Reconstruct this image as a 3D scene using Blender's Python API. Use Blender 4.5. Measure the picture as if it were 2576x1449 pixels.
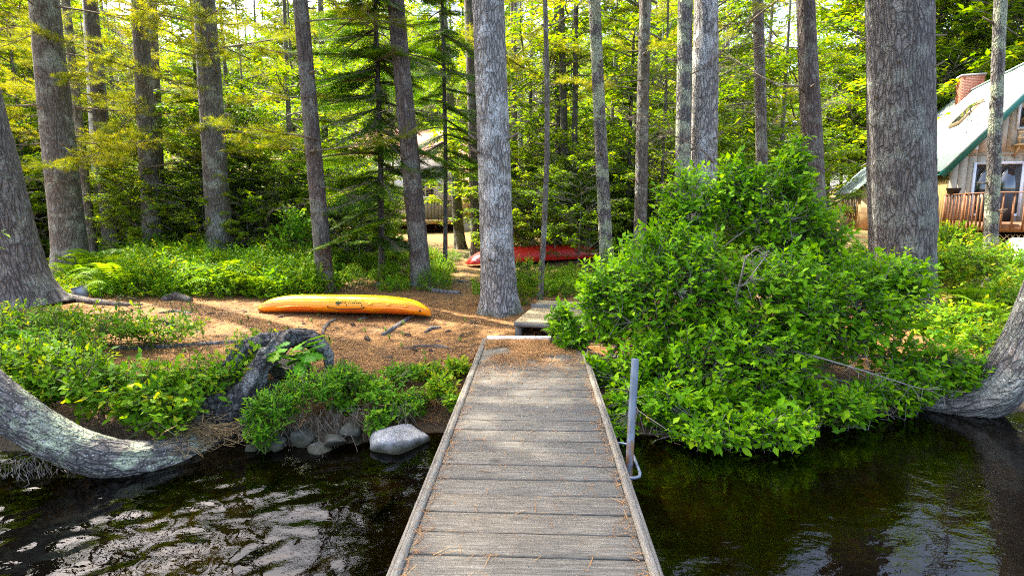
import bpy, math, random
import numpy as np
from mathutils import Matrix, Vector, Euler

random.seed(7); rng = np.random.default_rng(7)
scene = bpy.context.scene
for o in list(bpy.data.objects): bpy.data.objects.remove(o)
C = scene.collection

# ------------------------------------------------------------------ camera, sky, sun, exposure
CAMZ = 1.68; PITCH = math.radians(8.2); FPX = 1430.0
cd = bpy.data.cameras.new('camera'); cam = bpy.data.objects.new('camera', cd); C.objects.link(cam)
cam.location = (0, 0, CAMZ); cam.rotation_euler = (math.pi/2 - PITCH, 0, 0)
cd.sensor_width = 36; cd.lens = 36*FPX/2576; cd.clip_end = 2000; cd.clip_start = 0.05
scene.camera = cam
SUN_EL, SUN_AZ = math.radians(53), math.radians(-52)      # azimuth measured clockwise from +Y (straight ahead)
w = bpy.data.worlds.new('World'); scene.world = w; w.use_nodes = True
nt = w.node_tree; bg = nt.nodes['Background']
sky = nt.nodes.new('ShaderNodeTexSky'); sky.sky_type = 'NISHITA'; sky.sun_disc = False
sky.sun_elevation = SUN_EL; sky.sun_rotation = SUN_AZ % (2*math.pi)
sky.air_density = 0.85; sky.dust_density = 4.0; sky.ozone_density = 0.0
nt.links.new(sky.outputs[0], bg.inputs[0]); bg.inputs[1].default_value = 0.15
sl = bpy.data.lights.new('sun', 'SUN'); sl.energy = 3.3; sl.angle = math.radians(0.53); sl.color = (1, 0.93, 0.80)
so = bpy.data.objects.new('sun', sl); C.objects.link(so)
sdir = Vector((math.sin(SUN_AZ)*math.cos(SUN_EL), math.cos(SUN_AZ)*math.cos(SUN_EL), math.sin(SUN_EL)))
so.rotation_euler = sdir.to_track_quat('Z', 'Y').to_euler(); so.location = (-20, 0, 40)
scene.view_settings.view_transform = 'Standard'; scene.view_settings.look = 'None'
scene.view_settings.exposure = 2.72; scene.view_settings.gamma = 1.0; scene.view_settings.use_curve_mapping = False
scene.render.engine = 'CYCLES'; scene.cycles.pixel_filter_type = 'BLACKMAN_HARRIS'; scene.cycles.filter_width = 1.1
cy = scene.cycles
cy.use_denoising = False; cy.max_bounces = 7; cy.diffuse_bounces = 4; cy.glossy_bounces = 3
cy.transmission_bounces = 4; cy.transparent_max_bounces = 6; cy.caustics_reflective = False; cy.caustics_refractive = False
cy.use_adaptive_sampling = True; cy.adaptive_threshold = 0.005; cy.sample_clamp_indirect = 6

# ------------------------------------------------------------------ helpers
def ray(px, py):
    a, b = (px-1288)/FPX, (724.5-py)/FPX
    cp, sp = math.cos(PITCH), math.sin(PITCH)
    return Vector((a, cp + b*sp, -sp + b*cp))
def R(px, py, y):                                   # point on the sight line at distance y ahead
    d = ray(px, py); return Vector((0, 0, CAMZ)) + d*(y/d.y)
def depth_of(p): return p[1]*math.cos(PITCH) - (p[2]-CAMZ)*math.sin(PITCH)
def px_of(p):
    zc = depth_of(p); yc = p[1]*math.sin(PITCH) + (p[2]-CAMZ)*math.cos(PITCH)
    return 1288 + FPX*p[0]/zc, 724.5 - FPX*yc/zc

def vnoise(p, seed=0):
    p = np.asarray(p, float); i = np.floor(p).astype(np.int64); f = p - i; f = f*f*(3-2*f)
    def hsh(a, b, c):
        n = (a*374761393 + b*668265263 + c*1442695041 + seed*974634777) & 0xffffffff
        n = ((n ^ (n >> 13))*1274126177) & 0xffffffff
        return (n ^ (n >> 16))/4294967295.0
    r = 0
    for dx in (0, 1):
        for dy in (0, 1):
            for dz in (0, 1):
                wgt = (f[..., 0] if dx else 1-f[..., 0])*(f[..., 1] if dy else 1-f[..., 1])*(f[..., 2] if dz else 1-f[..., 2])
                r = r + wgt*hsh(i[..., 0]+dx, i[..., 1]+dy, i[..., 2]+dz)
    return r*2-1
def fbm(p, oct=4, seed=0):
    s, a, t = 0, 1, 0
    p = np.asarray(p, float)
    for k in range(oct):
        s = s + a*vnoise(p*(2**k), seed+k); t += a; a *= .5
    return s/t

def mesh(name, V, faces, tint=None, smooth=False):
    """faces: list of (n,k) int arrays"""
    V = np.ascontiguousarray(V, dtype=np.float32); me = bpy.data.meshes.new(name)
    faces = [np.asarray(f, np.int32) for f in faces if len(f)]
    me.vertices.add(len(V)); me.vertices.foreach_set('co', V.ravel())
    nl = sum(f.size for f in faces); npoly = sum(len(f) for f in faces)
    me.loops.add(nl); me.polygons.add(npoly)
    me.loops.foreach_set('vertex_index', np.concatenate([f.ravel() for f in faces]))
    tot = np.concatenate([np.full(len(f), f.shape[1], np.int32) for f in faces])
    st = np.concatenate([[0], np.cumsum(tot)[:-1]]).astype(np.int32)
    me.polygons.foreach_set('loop_start', st); me.polygons.foreach_set('loop_total', tot)
    if smooth: me.polygons.foreach_set('use_smooth', np.ones(npoly, bool))
    if tint is not None:
        at = me.attributes.new('tint', 'FLOAT', 'POINT'); at.data.foreach_set('value', np.ascontiguousarray(tint, dtype=np.float32))
    me.update(calc_edges=True); me.validate()
    return me

class MB:
    def __init__(s): s.V = []; s.F = {}; s.T = []; s.n = 0
    def add(s, V, faces, tint=0.5):
        V = np.asarray(V, float)
        for f in faces:
            f = np.asarray(f, np.int64)
            if len(f): s.F.setdefault(f.shape[1], []).append(f + s.n)
        s.V.append(V); s.n += len(V)
        s.T.append(np.full(len(V), tint) if np.isscalar(tint) else np.asarray(tint, float)); return s
    def box(s, a, b, tint=.5):
        (x0, y0, z0), (x1, y1, z1) = a, b
        V = [(x0,y0,z0),(x1,y0,z0),(x1,y1,z0),(x0,y1,z0),(x0,y0,z1),(x1,y0,z1),(x1,y1,z1),(x0,y1,z1)]
        return s.add(V, [[(0,3,2,1),(4,5,6,7),(0,1,5,4),(1,2,6,5),(2,3,7,6),(3,0,4,7)]], tint)
    def beam(s, p, q, wd, ht, tint=.5, up=(0,0,1)):
        p, q = Vector(p), Vector(q); d = (q-p).normalized(); u = Vector(up)
        sd = d.cross(u)
        if sd.length < 1e-4: sd = d.cross(Vector((1,0,0)))
        sd.normalize(); u = sd.cross(d)
        V = [tuple(e + sd*(i*wd/2) + u*(j*ht/2)) for e in (p, q) for i, j in ((-1,-1),(1,-1),(1,1),(-1,1))]
        return s.add(V, [[(0,1,2,3),(7,6,5,4),(0,4,5,1),(1,5,6,2),(2,6,7,3),(3,7,4,0)]], tint)
    def tube(s, P, r, k=8, tint=.5, cap=True):
        V, F = tube(P, r, k, cap); return s.add(V, F, tint)
    def data(s): return np.concatenate(s.V), {k: np.concatenate(f) for k, f in s.F.items()}, np.concatenate(s.T)
    def mesh(s, name, smooth=False, off=None):
        V, F, T = s.data()
        if off is not None: V = V - np.array(off)
        return mesh(name, V, list(F.values()), T, smooth)
    def obj(s, name, mat, parent=None, smooth=False, off=None):
        return obj(name, s.mesh(name, smooth, off), mat, parent)

def tube(P, r, k=8, cap=True):
    P = np.asarray([tuple(p) for p in P], float); n = len(P); r = np.broadcast_to(np.asarray(r, float), (n,))
    T = np.gradient(P, axis=0); T /= np.linalg.norm(T, axis=1)[:, None] + 1e-9
    ref = np.array([0, 0, 1.]) if abs(T[:, 2]).mean() < .8 else np.array([1., 0, 0])
    S = np.cross(T, ref); S /= np.linalg.norm(S, axis=1)[:, None] + 1e-9; U = np.cross(S, T)
    a = np.arange(k)*2*math.pi/k
    V = P[:, None] + r[:, None, None]*(np.cos(a)[None, :, None]*S[:, None] + np.sin(a)[None, :, None]*U[:, None])
    V = V.reshape(-1, 3); i = np.arange(n-1)[:, None]*k; j = np.arange(k)[None]; j2 = (j+1) % k
    F = np.stack([i+j, i+j2, i+k+j2, i+k+j], -1).reshape(-1, 4)
    out = [F]
    if cap: out.append(np.array([list(range(k))[::-1], list(range((n-1)*k, n*k))]))
    return V, out

def prisms(A, B, ra, rb, tint=.4):
    """many thin 3-sided twigs at once"""
    A, B = np.asarray(A, float), np.asarray(B, float); D = B-A; D /= np.linalg.norm(D, axis=1)[:, None]+1e-9
    ref = np.where(np.abs(D[:, 2:3]) < .9, [[0, 0, 1.]], [[1., 0, 0]]); S = np.cross(D, ref); S /= np.linalg.norm(S, axis=1)[:, None]+1e-9; U = np.cross(S, D)
    V = []
    for a in (0, 2.094, 4.189):
        V.append(A + np.asarray(ra).reshape(-1, 1)*(math.cos(a)*S + math.sin(a)*U))
    for a in (0, 2.094, 4.189):
        V.append(B + np.asarray(rb).reshape(-1, 1)*(math.cos(a)*S + math.sin(a)*U))
    V = np.stack(V, 1).reshape(-1, 3); o = np.arange(len(A))[:, None]*6
    F = np.concatenate([o + np.array([[0, 1, 4, 3]]), o + np.array([[1, 2, 5, 4]]), o + np.array([[2, 0, 3, 5]])])
    return V, [F]

# leaf templates (x = side, y = along, z = normal), length 1
LEAF4 = (np.array([(0,0,0),(-.23,.42,.05),(.23,.42,.05),(0,.5,-.01),(0,1,-.06)]), np.array([(0,3,1),(0,2,3),(1,3,4),(3,2,4)]))
LEAF8 = (np.array([(0,0,0),(-.17,.24,.035),(.17,.24,.035),(0,.27,-.01),(-.235,.52,.04),(.235,.52,.04),(0,.55,-.015),(-.12,.82,.0),(.12,.82,.0),(0,.84,-.04),(0,1.02,-.09)]),
         np.array([(0,3,1),(0,2,3),(1,3,6),(1,6,4),(3,2,5),(3,5,6),(4,6,9),(4,9,7),(6,5,8),(6,8,9),(7,9,10),(9,8,10)]))
LEAF8 = (LEAF8[0]*np.array([1.18,1,1]), LEAF8[1]); WIDE4 = (LEAF4[0]*np.array([1.2,1,1.3]), LEAF4[1])
NARROW = (LEAF4[0]*np.array([.62,1,1]), LEAF4[1])
NEEDLE = (np.array([(-.022,0,0),(.022,0,0),(0,1,0)]), np.array([(0,1,2)]))
FIRN = (np.array([(-.13,0,0),(.13,0,0),(.05,1,0),(-.05,1,0)]), np.array([(0,1,2,3)]))
def oak_template():
    half = [(0,0),(.03,.12),(.14,.2),(.09,.28),(.26,.38),(.15,.46),(.33,.6),(.2,.66),(.27,.82),(.11,.84),(0,1)]
    V = [(0,y,-.02) for x, y in half] + [(x,y,.03) for x, y in half[1:-1]] + [(-x,y,.03) for x, y in half[1:-1]]
    n = len(half); F = []
    for s in (0, 1):
        o = n + s*(n-2)
        e = [0] + [o+i for i in range(n-2)] + [n-1]
        for i in range(n-1):
            q = [i, i+1, e[i+1], e[i]] if s else [i, e[i], e[i+1], i+1]
            q = list(dict.fromkeys(q))
            if len(q) >= 3:
                F.append(tuple(q[:3]));
                if len(q) == 4: F.append((q[0], q[2], q[3]))
    return np.array(V, float), np.array(F)
OAK = oak_template()

def nrm(a): return a/(np.linalg.norm(a, axis=-1, keepdims=True)+1e-9)
def basis(D, N):
    D = nrm(D); S = nrm(np.cross(D, N)); return S, D, np.cross(S, D)
def leaves(P, D, N, L, templ):
    S, D, N = basis(D, N); tv, tf = templ; L = np.broadcast_to(np.asarray(L, float), (len(P),))
    V = P[:, None] + L[:, None, None]*(tv[None, :, 0:1]*S[:, None] + tv[None, :, 1:2]*D[:, None] + tv[None, :, 2:3]*N[:, None])
    F = (np.arange(len(P))[:, None, None]*len(tv) + tf[None]).reshape(-1, tf.shape[1])
    return V.reshape(-1, 3), [F]
def rndunit(n): return nrm(rng.normal(size=(n, 3)))

def tag(o, label=None, cat=None, group=None, kind=None):
    if label: o['label'] = label
    if cat: o['category'] = cat
    if group: o['group'] = group
    if kind: o['kind'] = kind
    return o
def obj(name, me, mat, parent=None):
    o = bpy.data.objects.new(name, me); C.objects.link(o)
    if mat is not None and len(me.materials) == 0: me.materials.append(mat)
    if parent is not None: o.parent = parent
    return o
def thing(name, label, cat, loc=(0,0,0), rz=0, group=None):
    o = bpy.data.objects.new(name, None); C.objects.link(o); o.location = loc; o.rotation_euler = (0, 0, rz)
    o.empty_display_size = .1
    return tag(o, label, cat, group)
def inst(name, me, parent, loc, rot=(0,0,0), sc=1.0):
    o = bpy.data.objects.new(name, me); C.objects.link(o); o.parent = parent; o.location = loc; o.rotation_euler = rot
    o.scale = (sc, sc, sc) if np.isscalar(sc) else sc
    return o

# ------------------------------------------------------------------ materials
class NT:
    def __init__(s, name):
        s.m = bpy.data.materials.new(name); s.m.use_nodes = True; s.t = s.m.node_tree; s.b = s.t.nodes['Principled BSDF']; s.out = s.t.nodes['Material Output']
    def n(s, typ, **kw):
        nd = s.t.nodes.new(typ)
        for k, v in kw.items():
            if k.startswith('i_'): nd.inputs[k[2:].replace('_', ' ')].default_value = v
            else: setattr(nd, k, v)
        return nd
    def l(s, a, b): s.t.links.new(a, b)
    def coords(s, kind='Object', scale=(1,1,1), loc=(0,0,0)):
        if kind == 'Position': src = s.n('ShaderNodeNewGeometry').outputs['Position']
        else: src = s.n('ShaderNodeTexCoord').outputs[kind]
        mp = s.n('ShaderNodeMapping'); mp.inputs['Scale'].default_value = scale; mp.inputs['Location'].default_value = loc
        s.l(src, mp.inputs[0]); return mp.outputs[0]
    def noise(s, vec, scale, detail=4, rough=.55, dist=0):
        nd = s.n('ShaderNodeTexNoise'); nd.inputs['Scale'].default_value = scale; nd.inputs['Detail'].default_value = detail
        nd.inputs['Roughness'].default_value = rough; nd.inputs['Distortion'].default_value = dist; s.l(vec, nd.inputs['Vector']); return nd.outputs['Fac']
    def voro(s, vec, scale, feature='DISTANCE_TO_EDGE', out='Distance'):
        nd = s.n('ShaderNodeTexVoronoi', feature=feature); nd.inputs['Scale'].default_value = scale; s.l(vec, nd.inputs['Vector']); return nd.outputs[out]
    def ramp(s, fac, stops, interp='LINEAR'):
        nd = s.n('ShaderNodeValToRGB'); cr = nd.color_ramp; cr.interpolation = interp
        while len(cr.elements) < len(stops): cr.elements.new(.5)
        for e, (p, c) in zip(cr.elements, stops):
            e.position = p; e.color = (c[0], c[1], c[2], 1) if not np.isscalar(c) else (c, c, c, 1)
        s.l(fac, nd.inputs[0]); return nd.outputs[0]
    def mix(s, fac, a, b, typ='MIX'):
        nd = s.n('ShaderNodeMix', data_type='RGBA', blend_type=typ)
        for sock, v in ((nd.inputs[0], fac), (nd.inputs[6], a), (nd.inputs[7], b)):
            if hasattr(v, 'links'): s.l(v, sock)
            elif np.isscalar(v): sock.default_value = v
            else: sock.default_value = (v[0], v[1], v[2], 1)
        return nd.outputs[2]
    def math(s, op, a, b=0.0):
        nd = s.n('ShaderNodeMath', operation=op)
        for sock, v in ((nd.inputs[0], a), (nd.inputs[1], b)):
            if hasattr(v, 'links'): s.l(v, sock)
            else: sock.default_value = v
        return nd.outputs[0]
    def bump(s, h, strength=.5, dist=.02):
        nd = s.n('ShaderNodeBump'); nd.inputs['Strength'].default_value = strength; nd.inputs['Distance'].default_value = dist
        s.l(h, nd.inputs['Height']); s.l(nd.outputs[0], s.b.inputs['Normal']); return nd.outputs[0]
    def done(s, col=None, rough=None, **kw):
        if col is not None:
            if hasattr(col, 'links'): s.l(col, s.b.inputs['Base Color'])
            else: s.b.inputs['Base Color'].default_value = (*col, 1)
        if rough is not None:
            if hasattr(rough, 'links'): s.l(rough, s.b.inputs['Roughness'])
            else: s.b.inputs['Roughness'].default_value = rough
        for k, v in kw.items(): s.b.inputs[k.replace('_', ' ')].default_value = v
        return s.m

def leaf_mat(name, dark, mid, light, trans=.42, tcol=None, rough=.55, spec=.13):
    m = NT(name); at = m.n('ShaderNodeAttribute', attribute_name='tint'); oi = m.n('ShaderNodeObjectInfo')
    f = m.math('ADD', at.outputs['Fac'], m.math('MULTIPLY', m.math('SUBTRACT', oi.outputs['Random'], .5), .35))
    c = m.ramp(f, [(0, dark), (.45, mid), (.88, light), (1, (.42,.40,.015))])
    m.done(c, rough); m.b.inputs['Specular IOR Level'].default_value = spec
    tr = m.n('ShaderNodeBsdfTranslucent'); tc = m.mix(1.0, c, tcol or (1.6, 1.35, .35), 'MULTIPLY'); m.l(tc, tr.inputs[0])
    mx = m.n('ShaderNodeMixShader'); mx.inputs[0].default_value = trans
    m.l(m.b.outputs[0], mx.inputs[1]); m.l(tr.outputs[0], mx.inputs[2]); m.l(mx.outputs[0], m.out.inputs[0])
    return m.m

def bark_mat(name, dark, mid, light, lichen=.35, plate=9.0, lcol=(.42,.45,.36), zst=.28, crack=.55, depth=.03, moss=0.0, attr=True, lth=.52):
    m = NT(name)
    def cc(sc):
        if not attr: return m.coords('Object', sc)
        at = m.n('ShaderNodeAttribute', attribute_name='bark'); mp = m.n('ShaderNodeMapping'); mp.inputs['Scale'].default_value = sc
        oi = m.n('ShaderNodeObjectInfo'); cb = m.n('ShaderNodeCombineXYZ'); m.l(m.math('MULTIPLY', oi.outputs['Random'], 37.0), cb.inputs[2]); m.l(cb.outputs[0], mp.inputs['Location'])
        m.l(at.outputs['Vector'], mp.inputs[0]); return mp.outputs[0]
    v = cc((1, 1, zst)); vd = cc((1, 1, 1))
    ds = m.n('ShaderNodeTexNoise'); ds.inputs['Scale'].default_value = 5; m.l(v, ds.inputs['Vector'])
    vv = m.n('ShaderNodeVectorMath', operation='MULTIPLY_ADD'); vv.inputs[1].default_value = (.22, .22, .22); m.l(ds.outputs['Color'], vv.inputs[0]); m.l(v, vv.inputs[2])
    e = m.voro(vv.outputs[0], plate*1.75); e2 = m.voro(vv.outputs[0], plate*4.2); n1 = m.noise(v, 22, 5, .65); n2 = m.noise(vd, 60, 4, .7); n3 = m.noise(vd, 3.2, 5, .62)
    cr = m.math('MULTIPLY', m.ramp(e, [(0, 0.0), (.08, .55), (.26, 1.0)]), m.ramp(e2, [(0, .72), (.12, 1.0)]))
    base = m.ramp(m.math('ADD', m.math('MULTIPLY', n1, .6), m.math('MULTIPLY', n2, .4)), [(.36, dark), (.5, mid), (.62, light)])
    base = m.mix(m.ramp(n2, [(.35, 0.0), (.65, 1.0)]), m.mix(.5, base, dark), base)
    col = m.mix(m.math('MULTIPLY', m.math('SUBTRACT', 1.0, cr), crack), base, tuple(c*.22 for c in dark))
    lm = m.math('MULTIPLY', m.ramp(n3, [(lth, 0.0), (lth+.08, 1.0)]), m.ramp(n2, [(.42, 0.0), (.52, 1.0)]))
    col = m.mix(m.math('MULTIPLY', lm, lichen), col, lcol)
    sp = m.voro(vd, 38, 'F1'); col = m.mix(m.math('MULTIPLY', m.ramp(sp, [(.14, 1.0), (.24, 0.0)]), min(1, lichen*1.3)), col, (.5, .5, .47))
    if moss:
        sx = m.n('ShaderNodeSeparateXYZ'); m.l(m.coords('Object'), sx.inputs[0])
        hz = m.math('ADD', sx.outputs[2], m.math('MULTIPLY', n3, -.9))
        col = m.mix(m.math('MULTIPLY', m.ramp(m.math('ADD', hz, .5), [(.0, 1.0), (.32, 0.0)]), moss), col, (.13, .14, .02))
    m.bump(m.math('ADD', m.math('MULTIPLY', cr, .8), m.math('ADD', m.math('MULTIPLY', n1, .4), m.math('MULTIPLY', n2, .35))), .9, depth)
    return m.done(col, .92)

def plain(name, col, rough=.6, var=.15, scale=6, metallic=0, spec=.4, bump=0.0):
    m = NT(name); n = m.noise(m.coords('Object'), scale, 5, .6)
    c = m.ramp(n, [(.25, tuple(x*(1-var) for x in col)), (.75, tuple(min(1, x*(1+var)) for x in col))])
    if bump: m.bump(n, bump, .01)
    m.done(c, rough, Metallic=metallic); m.b.inputs['Specular IOR Level'].default_value = spec
    return m.m

def wood_mat(name, dark, mid, light, axis=0, rough=.8, knots=True, spots=True):
    m = NT(name); st = [26, 26, 26]; st[axis] = 1.1
    oi = m.n('ShaderNodeObjectInfo'); off = m.n('ShaderNodeVectorMath', operation='SCALE'); off.inputs[0].default_value = (17, 31, 7); m.l(oi.outputs['Random'], off.inputs['Scale'])
    tc = m.n('ShaderNodeTexCoord'); ad = m.n('ShaderNodeVectorMath', operation='ADD'); m.l(tc.outputs['Object'], ad.inputs[0]); m.l(off.outputs[0], ad.inputs[1])
    def mp(s):
        q = m.n('ShaderNodeMapping'); q.inputs['Scale'].default_value = s; m.l(ad.outputs[0], q.inputs[0]); return q.outputs[0]
    g = m.noise(mp(st), 3.2, 8, .72, .3); bl = m.noise(mp([2.2, 2.2, 2.2]), 1.6, 4, .6); fine = m.noise(mp([st[0]*3, st[1]*3, st[2]*3]), 3, 4, .7)
    ka = [5.0, 5.0, 5.0]; ka[axis] = 2.6
    kv = m.voro(mp(ka), 1.0, 'F1'); kn = m.ramp(kv, [(.05, 1.0), (.17, 0.0)])
    col = m.ramp(g, [(.28, dark), (.5, mid), (.72, light)])
    col = m.mix(m.ramp(fine, [(.42, .55), (.55, 0.0)]), col, tuple(c*.35 for c in dark))
    col = m.mix(m.ramp(bl, [(.35, .6), (.6, 0.0)]), col, m.mix(.55, col, dark))
    oc = m.ramp(oi.outputs['Random'], [(0, (.78, .78, .8)), (.5, (1, .99, .96)), (1, (1.12, 1.06, .98))]); col = m.mix(1.0, col, oc, 'MULTIPLY')
    if knots: col = m.mix(m.math('MULTIPLY', kn, .75), col, tuple(c*.35 for c in dark))
    if spots:
        sv = m.voro(mp([1, 1, 1]), 9, 'F1'); rn = m.noise(mp([1, 1, 1]), 2.3, 2)
        col = m.mix(m.math('MULTIPLY', m.ramp(sv, [(.045, 1.0), (.07, 0.0)]), m.ramp(rn, [(.56, 0.0), (.6, .85)])), col, (.72, .73, .72))
    m.bump(m.math('ADD', g, m.math('MULTIPLY', fine, .5)), .6, .006)
    return m.done(col, rough)

M = {}
M['bush'] = leaf_mat('bush_leaf', (.055,.165,.002), (.135,.32,.003), (.28,.46,.006), .40, (1.5,1.4,.25))
M['blue'] = leaf_mat('blueberry_leaf', (.048,.150,.003), (.12,.28,.005), (.26,.41,.010), .42)
M['sprig'] = leaf_mat('sprig_leaf', (.05,.18,.006), (.11,.29,.009), (.23,.41,.018), .42)
M['oak'] = leaf_mat('oak_leaf', (.03,.13,.005), (.055,.21,.007), (.12,.30,.010), .42)
M['maple'] = leaf_mat('maple_leaf', (.055,.150,.003), (.145,.27,.005), (.30,.39,.008), .54, (1.7,1.45,.2))
M['pine'] = leaf_mat('pine_needles', (.065,.12,.005), (.17,.245,.007), (.38,.41,.012), .5, (1.6,1.3,.2), .6)
M['fir'] = leaf_mat('fir_needles', (.026,.095,.004), (.065,.175,.005), (.17,.29,.008), .40, (1.6,1.4,.3), .55)
M['fern'] = leaf_mat('fern_leaf', (.07,.18,.006), (.15,.30,.010), (.28,.42,.02), .5)
M['bark'] = bark_mat('pine_bark', (.078,.062,.047), (.165,.137,.108), (.32,.28,.235), .6)
M['bark_big'] = bark_mat('plated_pine_bark', (.098,.082,.070), (.21,.183,.160), (.38,.345,.31), .42, 11, zst=.22, crack=.85, depth=.05)
M['bark_pale'] = bark_mat('pale_pine_bark', (.20,.175,.15), (.45,.41,.365), (.75,.71,.65), .85, 13, (.70,.70,.66), .24, .9, .05, moss=.85)
M['bark_brown'] = bark_mat('brown_bark', (.075,.052,.040), (.15,.108,.085), (.26,.205,.17), .35, 12, zst=.2, crack=.75, depth=.04)
M['bark_dark'] = bark_mat('dark_slim_bark', (.055,.045,.036), (.11,.092,.075), (.20,.175,.15), .35)
M['bark_lichen'] = bark_mat('lichen_bark', (.10,.085,.072), (.21,.182,.155), (.38,.345,.30), .95, 12, (.46,.51,.31), .35, .85, .04, lth=.48)
M['root'] = bark_mat('weathered_root', (.07,.06,.055), (.17,.15,.14), (.36,.33,.31), .5, 8, (.5,.5,.47), .8, .7, .03, attr=False)
M['arch_root'] = bark_mat('gnarled_root', (.030,.026,.022), (.095,.083,.074), (.27,.25,.23), .45, 6, (.45,.46,.42), .8, .85, .05, attr=False)
M['log_brown'] = bark_mat('brown_log', (.075,.052,.040), (.16,.118,.092), (.30,.24,.20), .35, 12, zst=.6, crack=.6, depth=.03, attr=False)
def birch():
    m = NT('birch_bark'); v = m.coords('Object', (2, 2, 14)); n = m.noise(v, 2.2, 4, .6)
    c = m.ramp(n, [(.36, (.05,.045,.04)), (.43, (.5,.47,.43)), (.7, (.72,.7,.66))]); return m.done(c, .6)
M['birch'] = birch()
M['twig'] = plain('grey_twig', (.20,.17,.145), .85, .3, 20)
M['deadtwig'] = plain('dead_twig', (.16,.125,.085), .9, .35, 20)
M['stem'] = plain('green_stem', (.09,.09,.03), .8, .3, 20)
# ------------------------------------------------------------------ ground, lake bed, water
WZ = -0.5
_sh = [(-900,1130),(-400,1135),(0,1140),(200,1142),(430,1130),(560,1115),(760,1138),(930,1125),(1100,1095),(1300,1090),(1500,1090),(1620,1095),(1750,1120),(1900,1125),(2080,1080),(2250,1035),(2400,1045),(2576,1040),(3200,1030)]
_sp = []
for a, b in _sh:
    d = ray(a, b); t = (CAMZ-WZ)/-d.z; _sp.append((d.x*t, d.y*t))
_sx, _sy = np.array([p[0] for p in _sp]), np.array([p[1] for p in _sp])
_sx = np.concatenate([[-400], _sx, [400]]); _sy = np.concatenate([[_sy[0]-6], _sy, [_sy[-1]+8]])
def H(x, y):
    x, y = np.asarray(x, float), np.asarray(y, float); x, y = np.broadcast_arrays(x, y)
    P = np.stack([x, y, 0*x], -1)
    ys = np.interp(x, _sx, _sy) + .12*vnoise(P*1.7, 3)
    s = y - ys
    bed = WZ - .06 + np.maximum(s*.30, -1.1) + .05*fbm(P*2.1, 3, 5)
    t = np.clip(s/1.75, 0, 1); bank = WZ - .06 + (.44)*(1-(1-t)**2.2)
    z = np.where(s < 0, bed, bank)
    z = z + np.clip(s-1.0, 0, 9)*.006 + np.clip(y-10.5, 0, 60)*.034 + np.clip(y-45, 0, 400)*.03
    z = z + np.clip(s*.8, 0, 1)*(.045*fbm(P*.8, 3, 9) + .018*fbm(P*3.5, 2, 11)) + np.clip((y-12)/10, 0, 1)*.18*fbm(P*.25, 2, 21)
    return z
def h1(x, y): return float(H(x, y))
def hit(px, py):
    d = ray(px, py); t = 1.0
    for k in range(4000):
        p = Vector((0, 0, CAMZ)) + d*t
        if p.z < h1(p.x, p.y): break
        t += .03
    return p

def grid(xs, ys, zf):
    X, Y = np.meshgrid(xs, ys); Z = zf(X, Y); V = np.stack([X, Y, Z], -1).reshape(-1, 3)
    nx, ny = len(xs), len(ys); i = np.arange(ny-1)[:, None]*nx + np.arange(nx-1)[None]; i = i.ravel()
    return V, [np.stack([i, i+1, i+nx+1, i+nx], -1)]
def seg(*a): return np.unique(np.round(np.concatenate([np.linspace(*s) for s in a]), 4))

def ground_mat():
    m = NT('pine_needle_ground'); v = m.coords('Position')
    n1 = m.noise(v, 1.1, 5, .6); n2 = m.noise(v, 7, 6, .7); n3 = m.noise(v, 40, 5, .75); n4 = m.noise(v, .45, 3, .5)
    vs = m.coords('Position', (14, 60, 20)); n5 = m.noise(vs, 2.2, 4, .7, 1.2)
    c = m.ramp(n2, [(.28, (.090,.036,.007)), (.42, (.27,.115,.018)), (.56, (.43,.200,.034)), (.70, (.54,.30,.072))])
    c = m.mix(m.ramp(n5, [(.4, .65), (.6, 0.0)]), c, (.16,.075,.028))
    c = m.mix(m.ramp(n3, [(.36, .75), (.50, 0.0)]), c, (.070,.034,.013))
    n6 = m.noise(v, 16, 5, .75); c = m.mix(m.ramp(n6, [(.54, 0.0), (.62, .75)]), c, (.060,.036,.02)); c = m.mix(m.ramp(n6, [(.30, .5), (.40, 0.0)]), c, (.46,.27,.11))
    c = m.mix(m.ramp(n1, [(.52, 0.0), (.66, .6)]), c, (.11,.072,.030))
    sx = m.n('ShaderNodeSeparateXYZ'); m.l(v, sx.inputs[0])
    far = m.ramp(m.math('MULTIPLY', sx.outputs[1], 1/40), [(.27, 0.0), (.36, 1.0)])
    c = m.mix(m.math('MULTIPLY', far, m.ramp(n4, [(.40, .85), (.62, .1)])), c, m.ramp(n2, [(.3, (.035,.045,.010)), (.6, (.09,.10,.022)), (.8, (.20,.12,.05))]))
    zz = m.math('ADD', sx.outputs[2], m.math('MULTIPLY', n1, .16))
    bank = m.ramp(m.math('ADD', zz, 1.0), [(.66, 1.0), (.92, 0.0)])
    c = m.mix(m.math('MULTIPLY', bank, .92), c, m.ramp(n2, [(.3, (.022,.015,.008)), (.55, (.060,.038,.018)), (.75, (.085,.075,.02))]))
    uw = m.ramp(m.math('ADD', sx.outputs[2], 1.0), [(.44, 1.0), (.52, 0.0)])
    bedc = m.ramp(n2, [(.30, (.009,.007,.002)), (.52, (.038,.030,.006)), (.72, (.095,.075,.016))])
    c = m.mix(uw, c, bedc)
    m.bump(m.math('ADD', n3, m.math('MULTIPLY', n2, .8)), .8, .03)
    return m.done(c, .95)
M['ground'] = ground_mat()
gx = seg((-400,-45,14), (-45,-11,60), (-11,11,250), (11,45,60), (45,400,14))
gy = seg((-150,-4,14), (-4,3,22), (3,14,170), (14,46,90), (46,420,24))
V, F = grid(gx, gy, H)
tag(obj('ground', mesh('ground', V, F, smooth=True), M['ground']), 'pine needle covered shore rising from the lake into the woods', 'ground', kind='structure')

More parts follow.
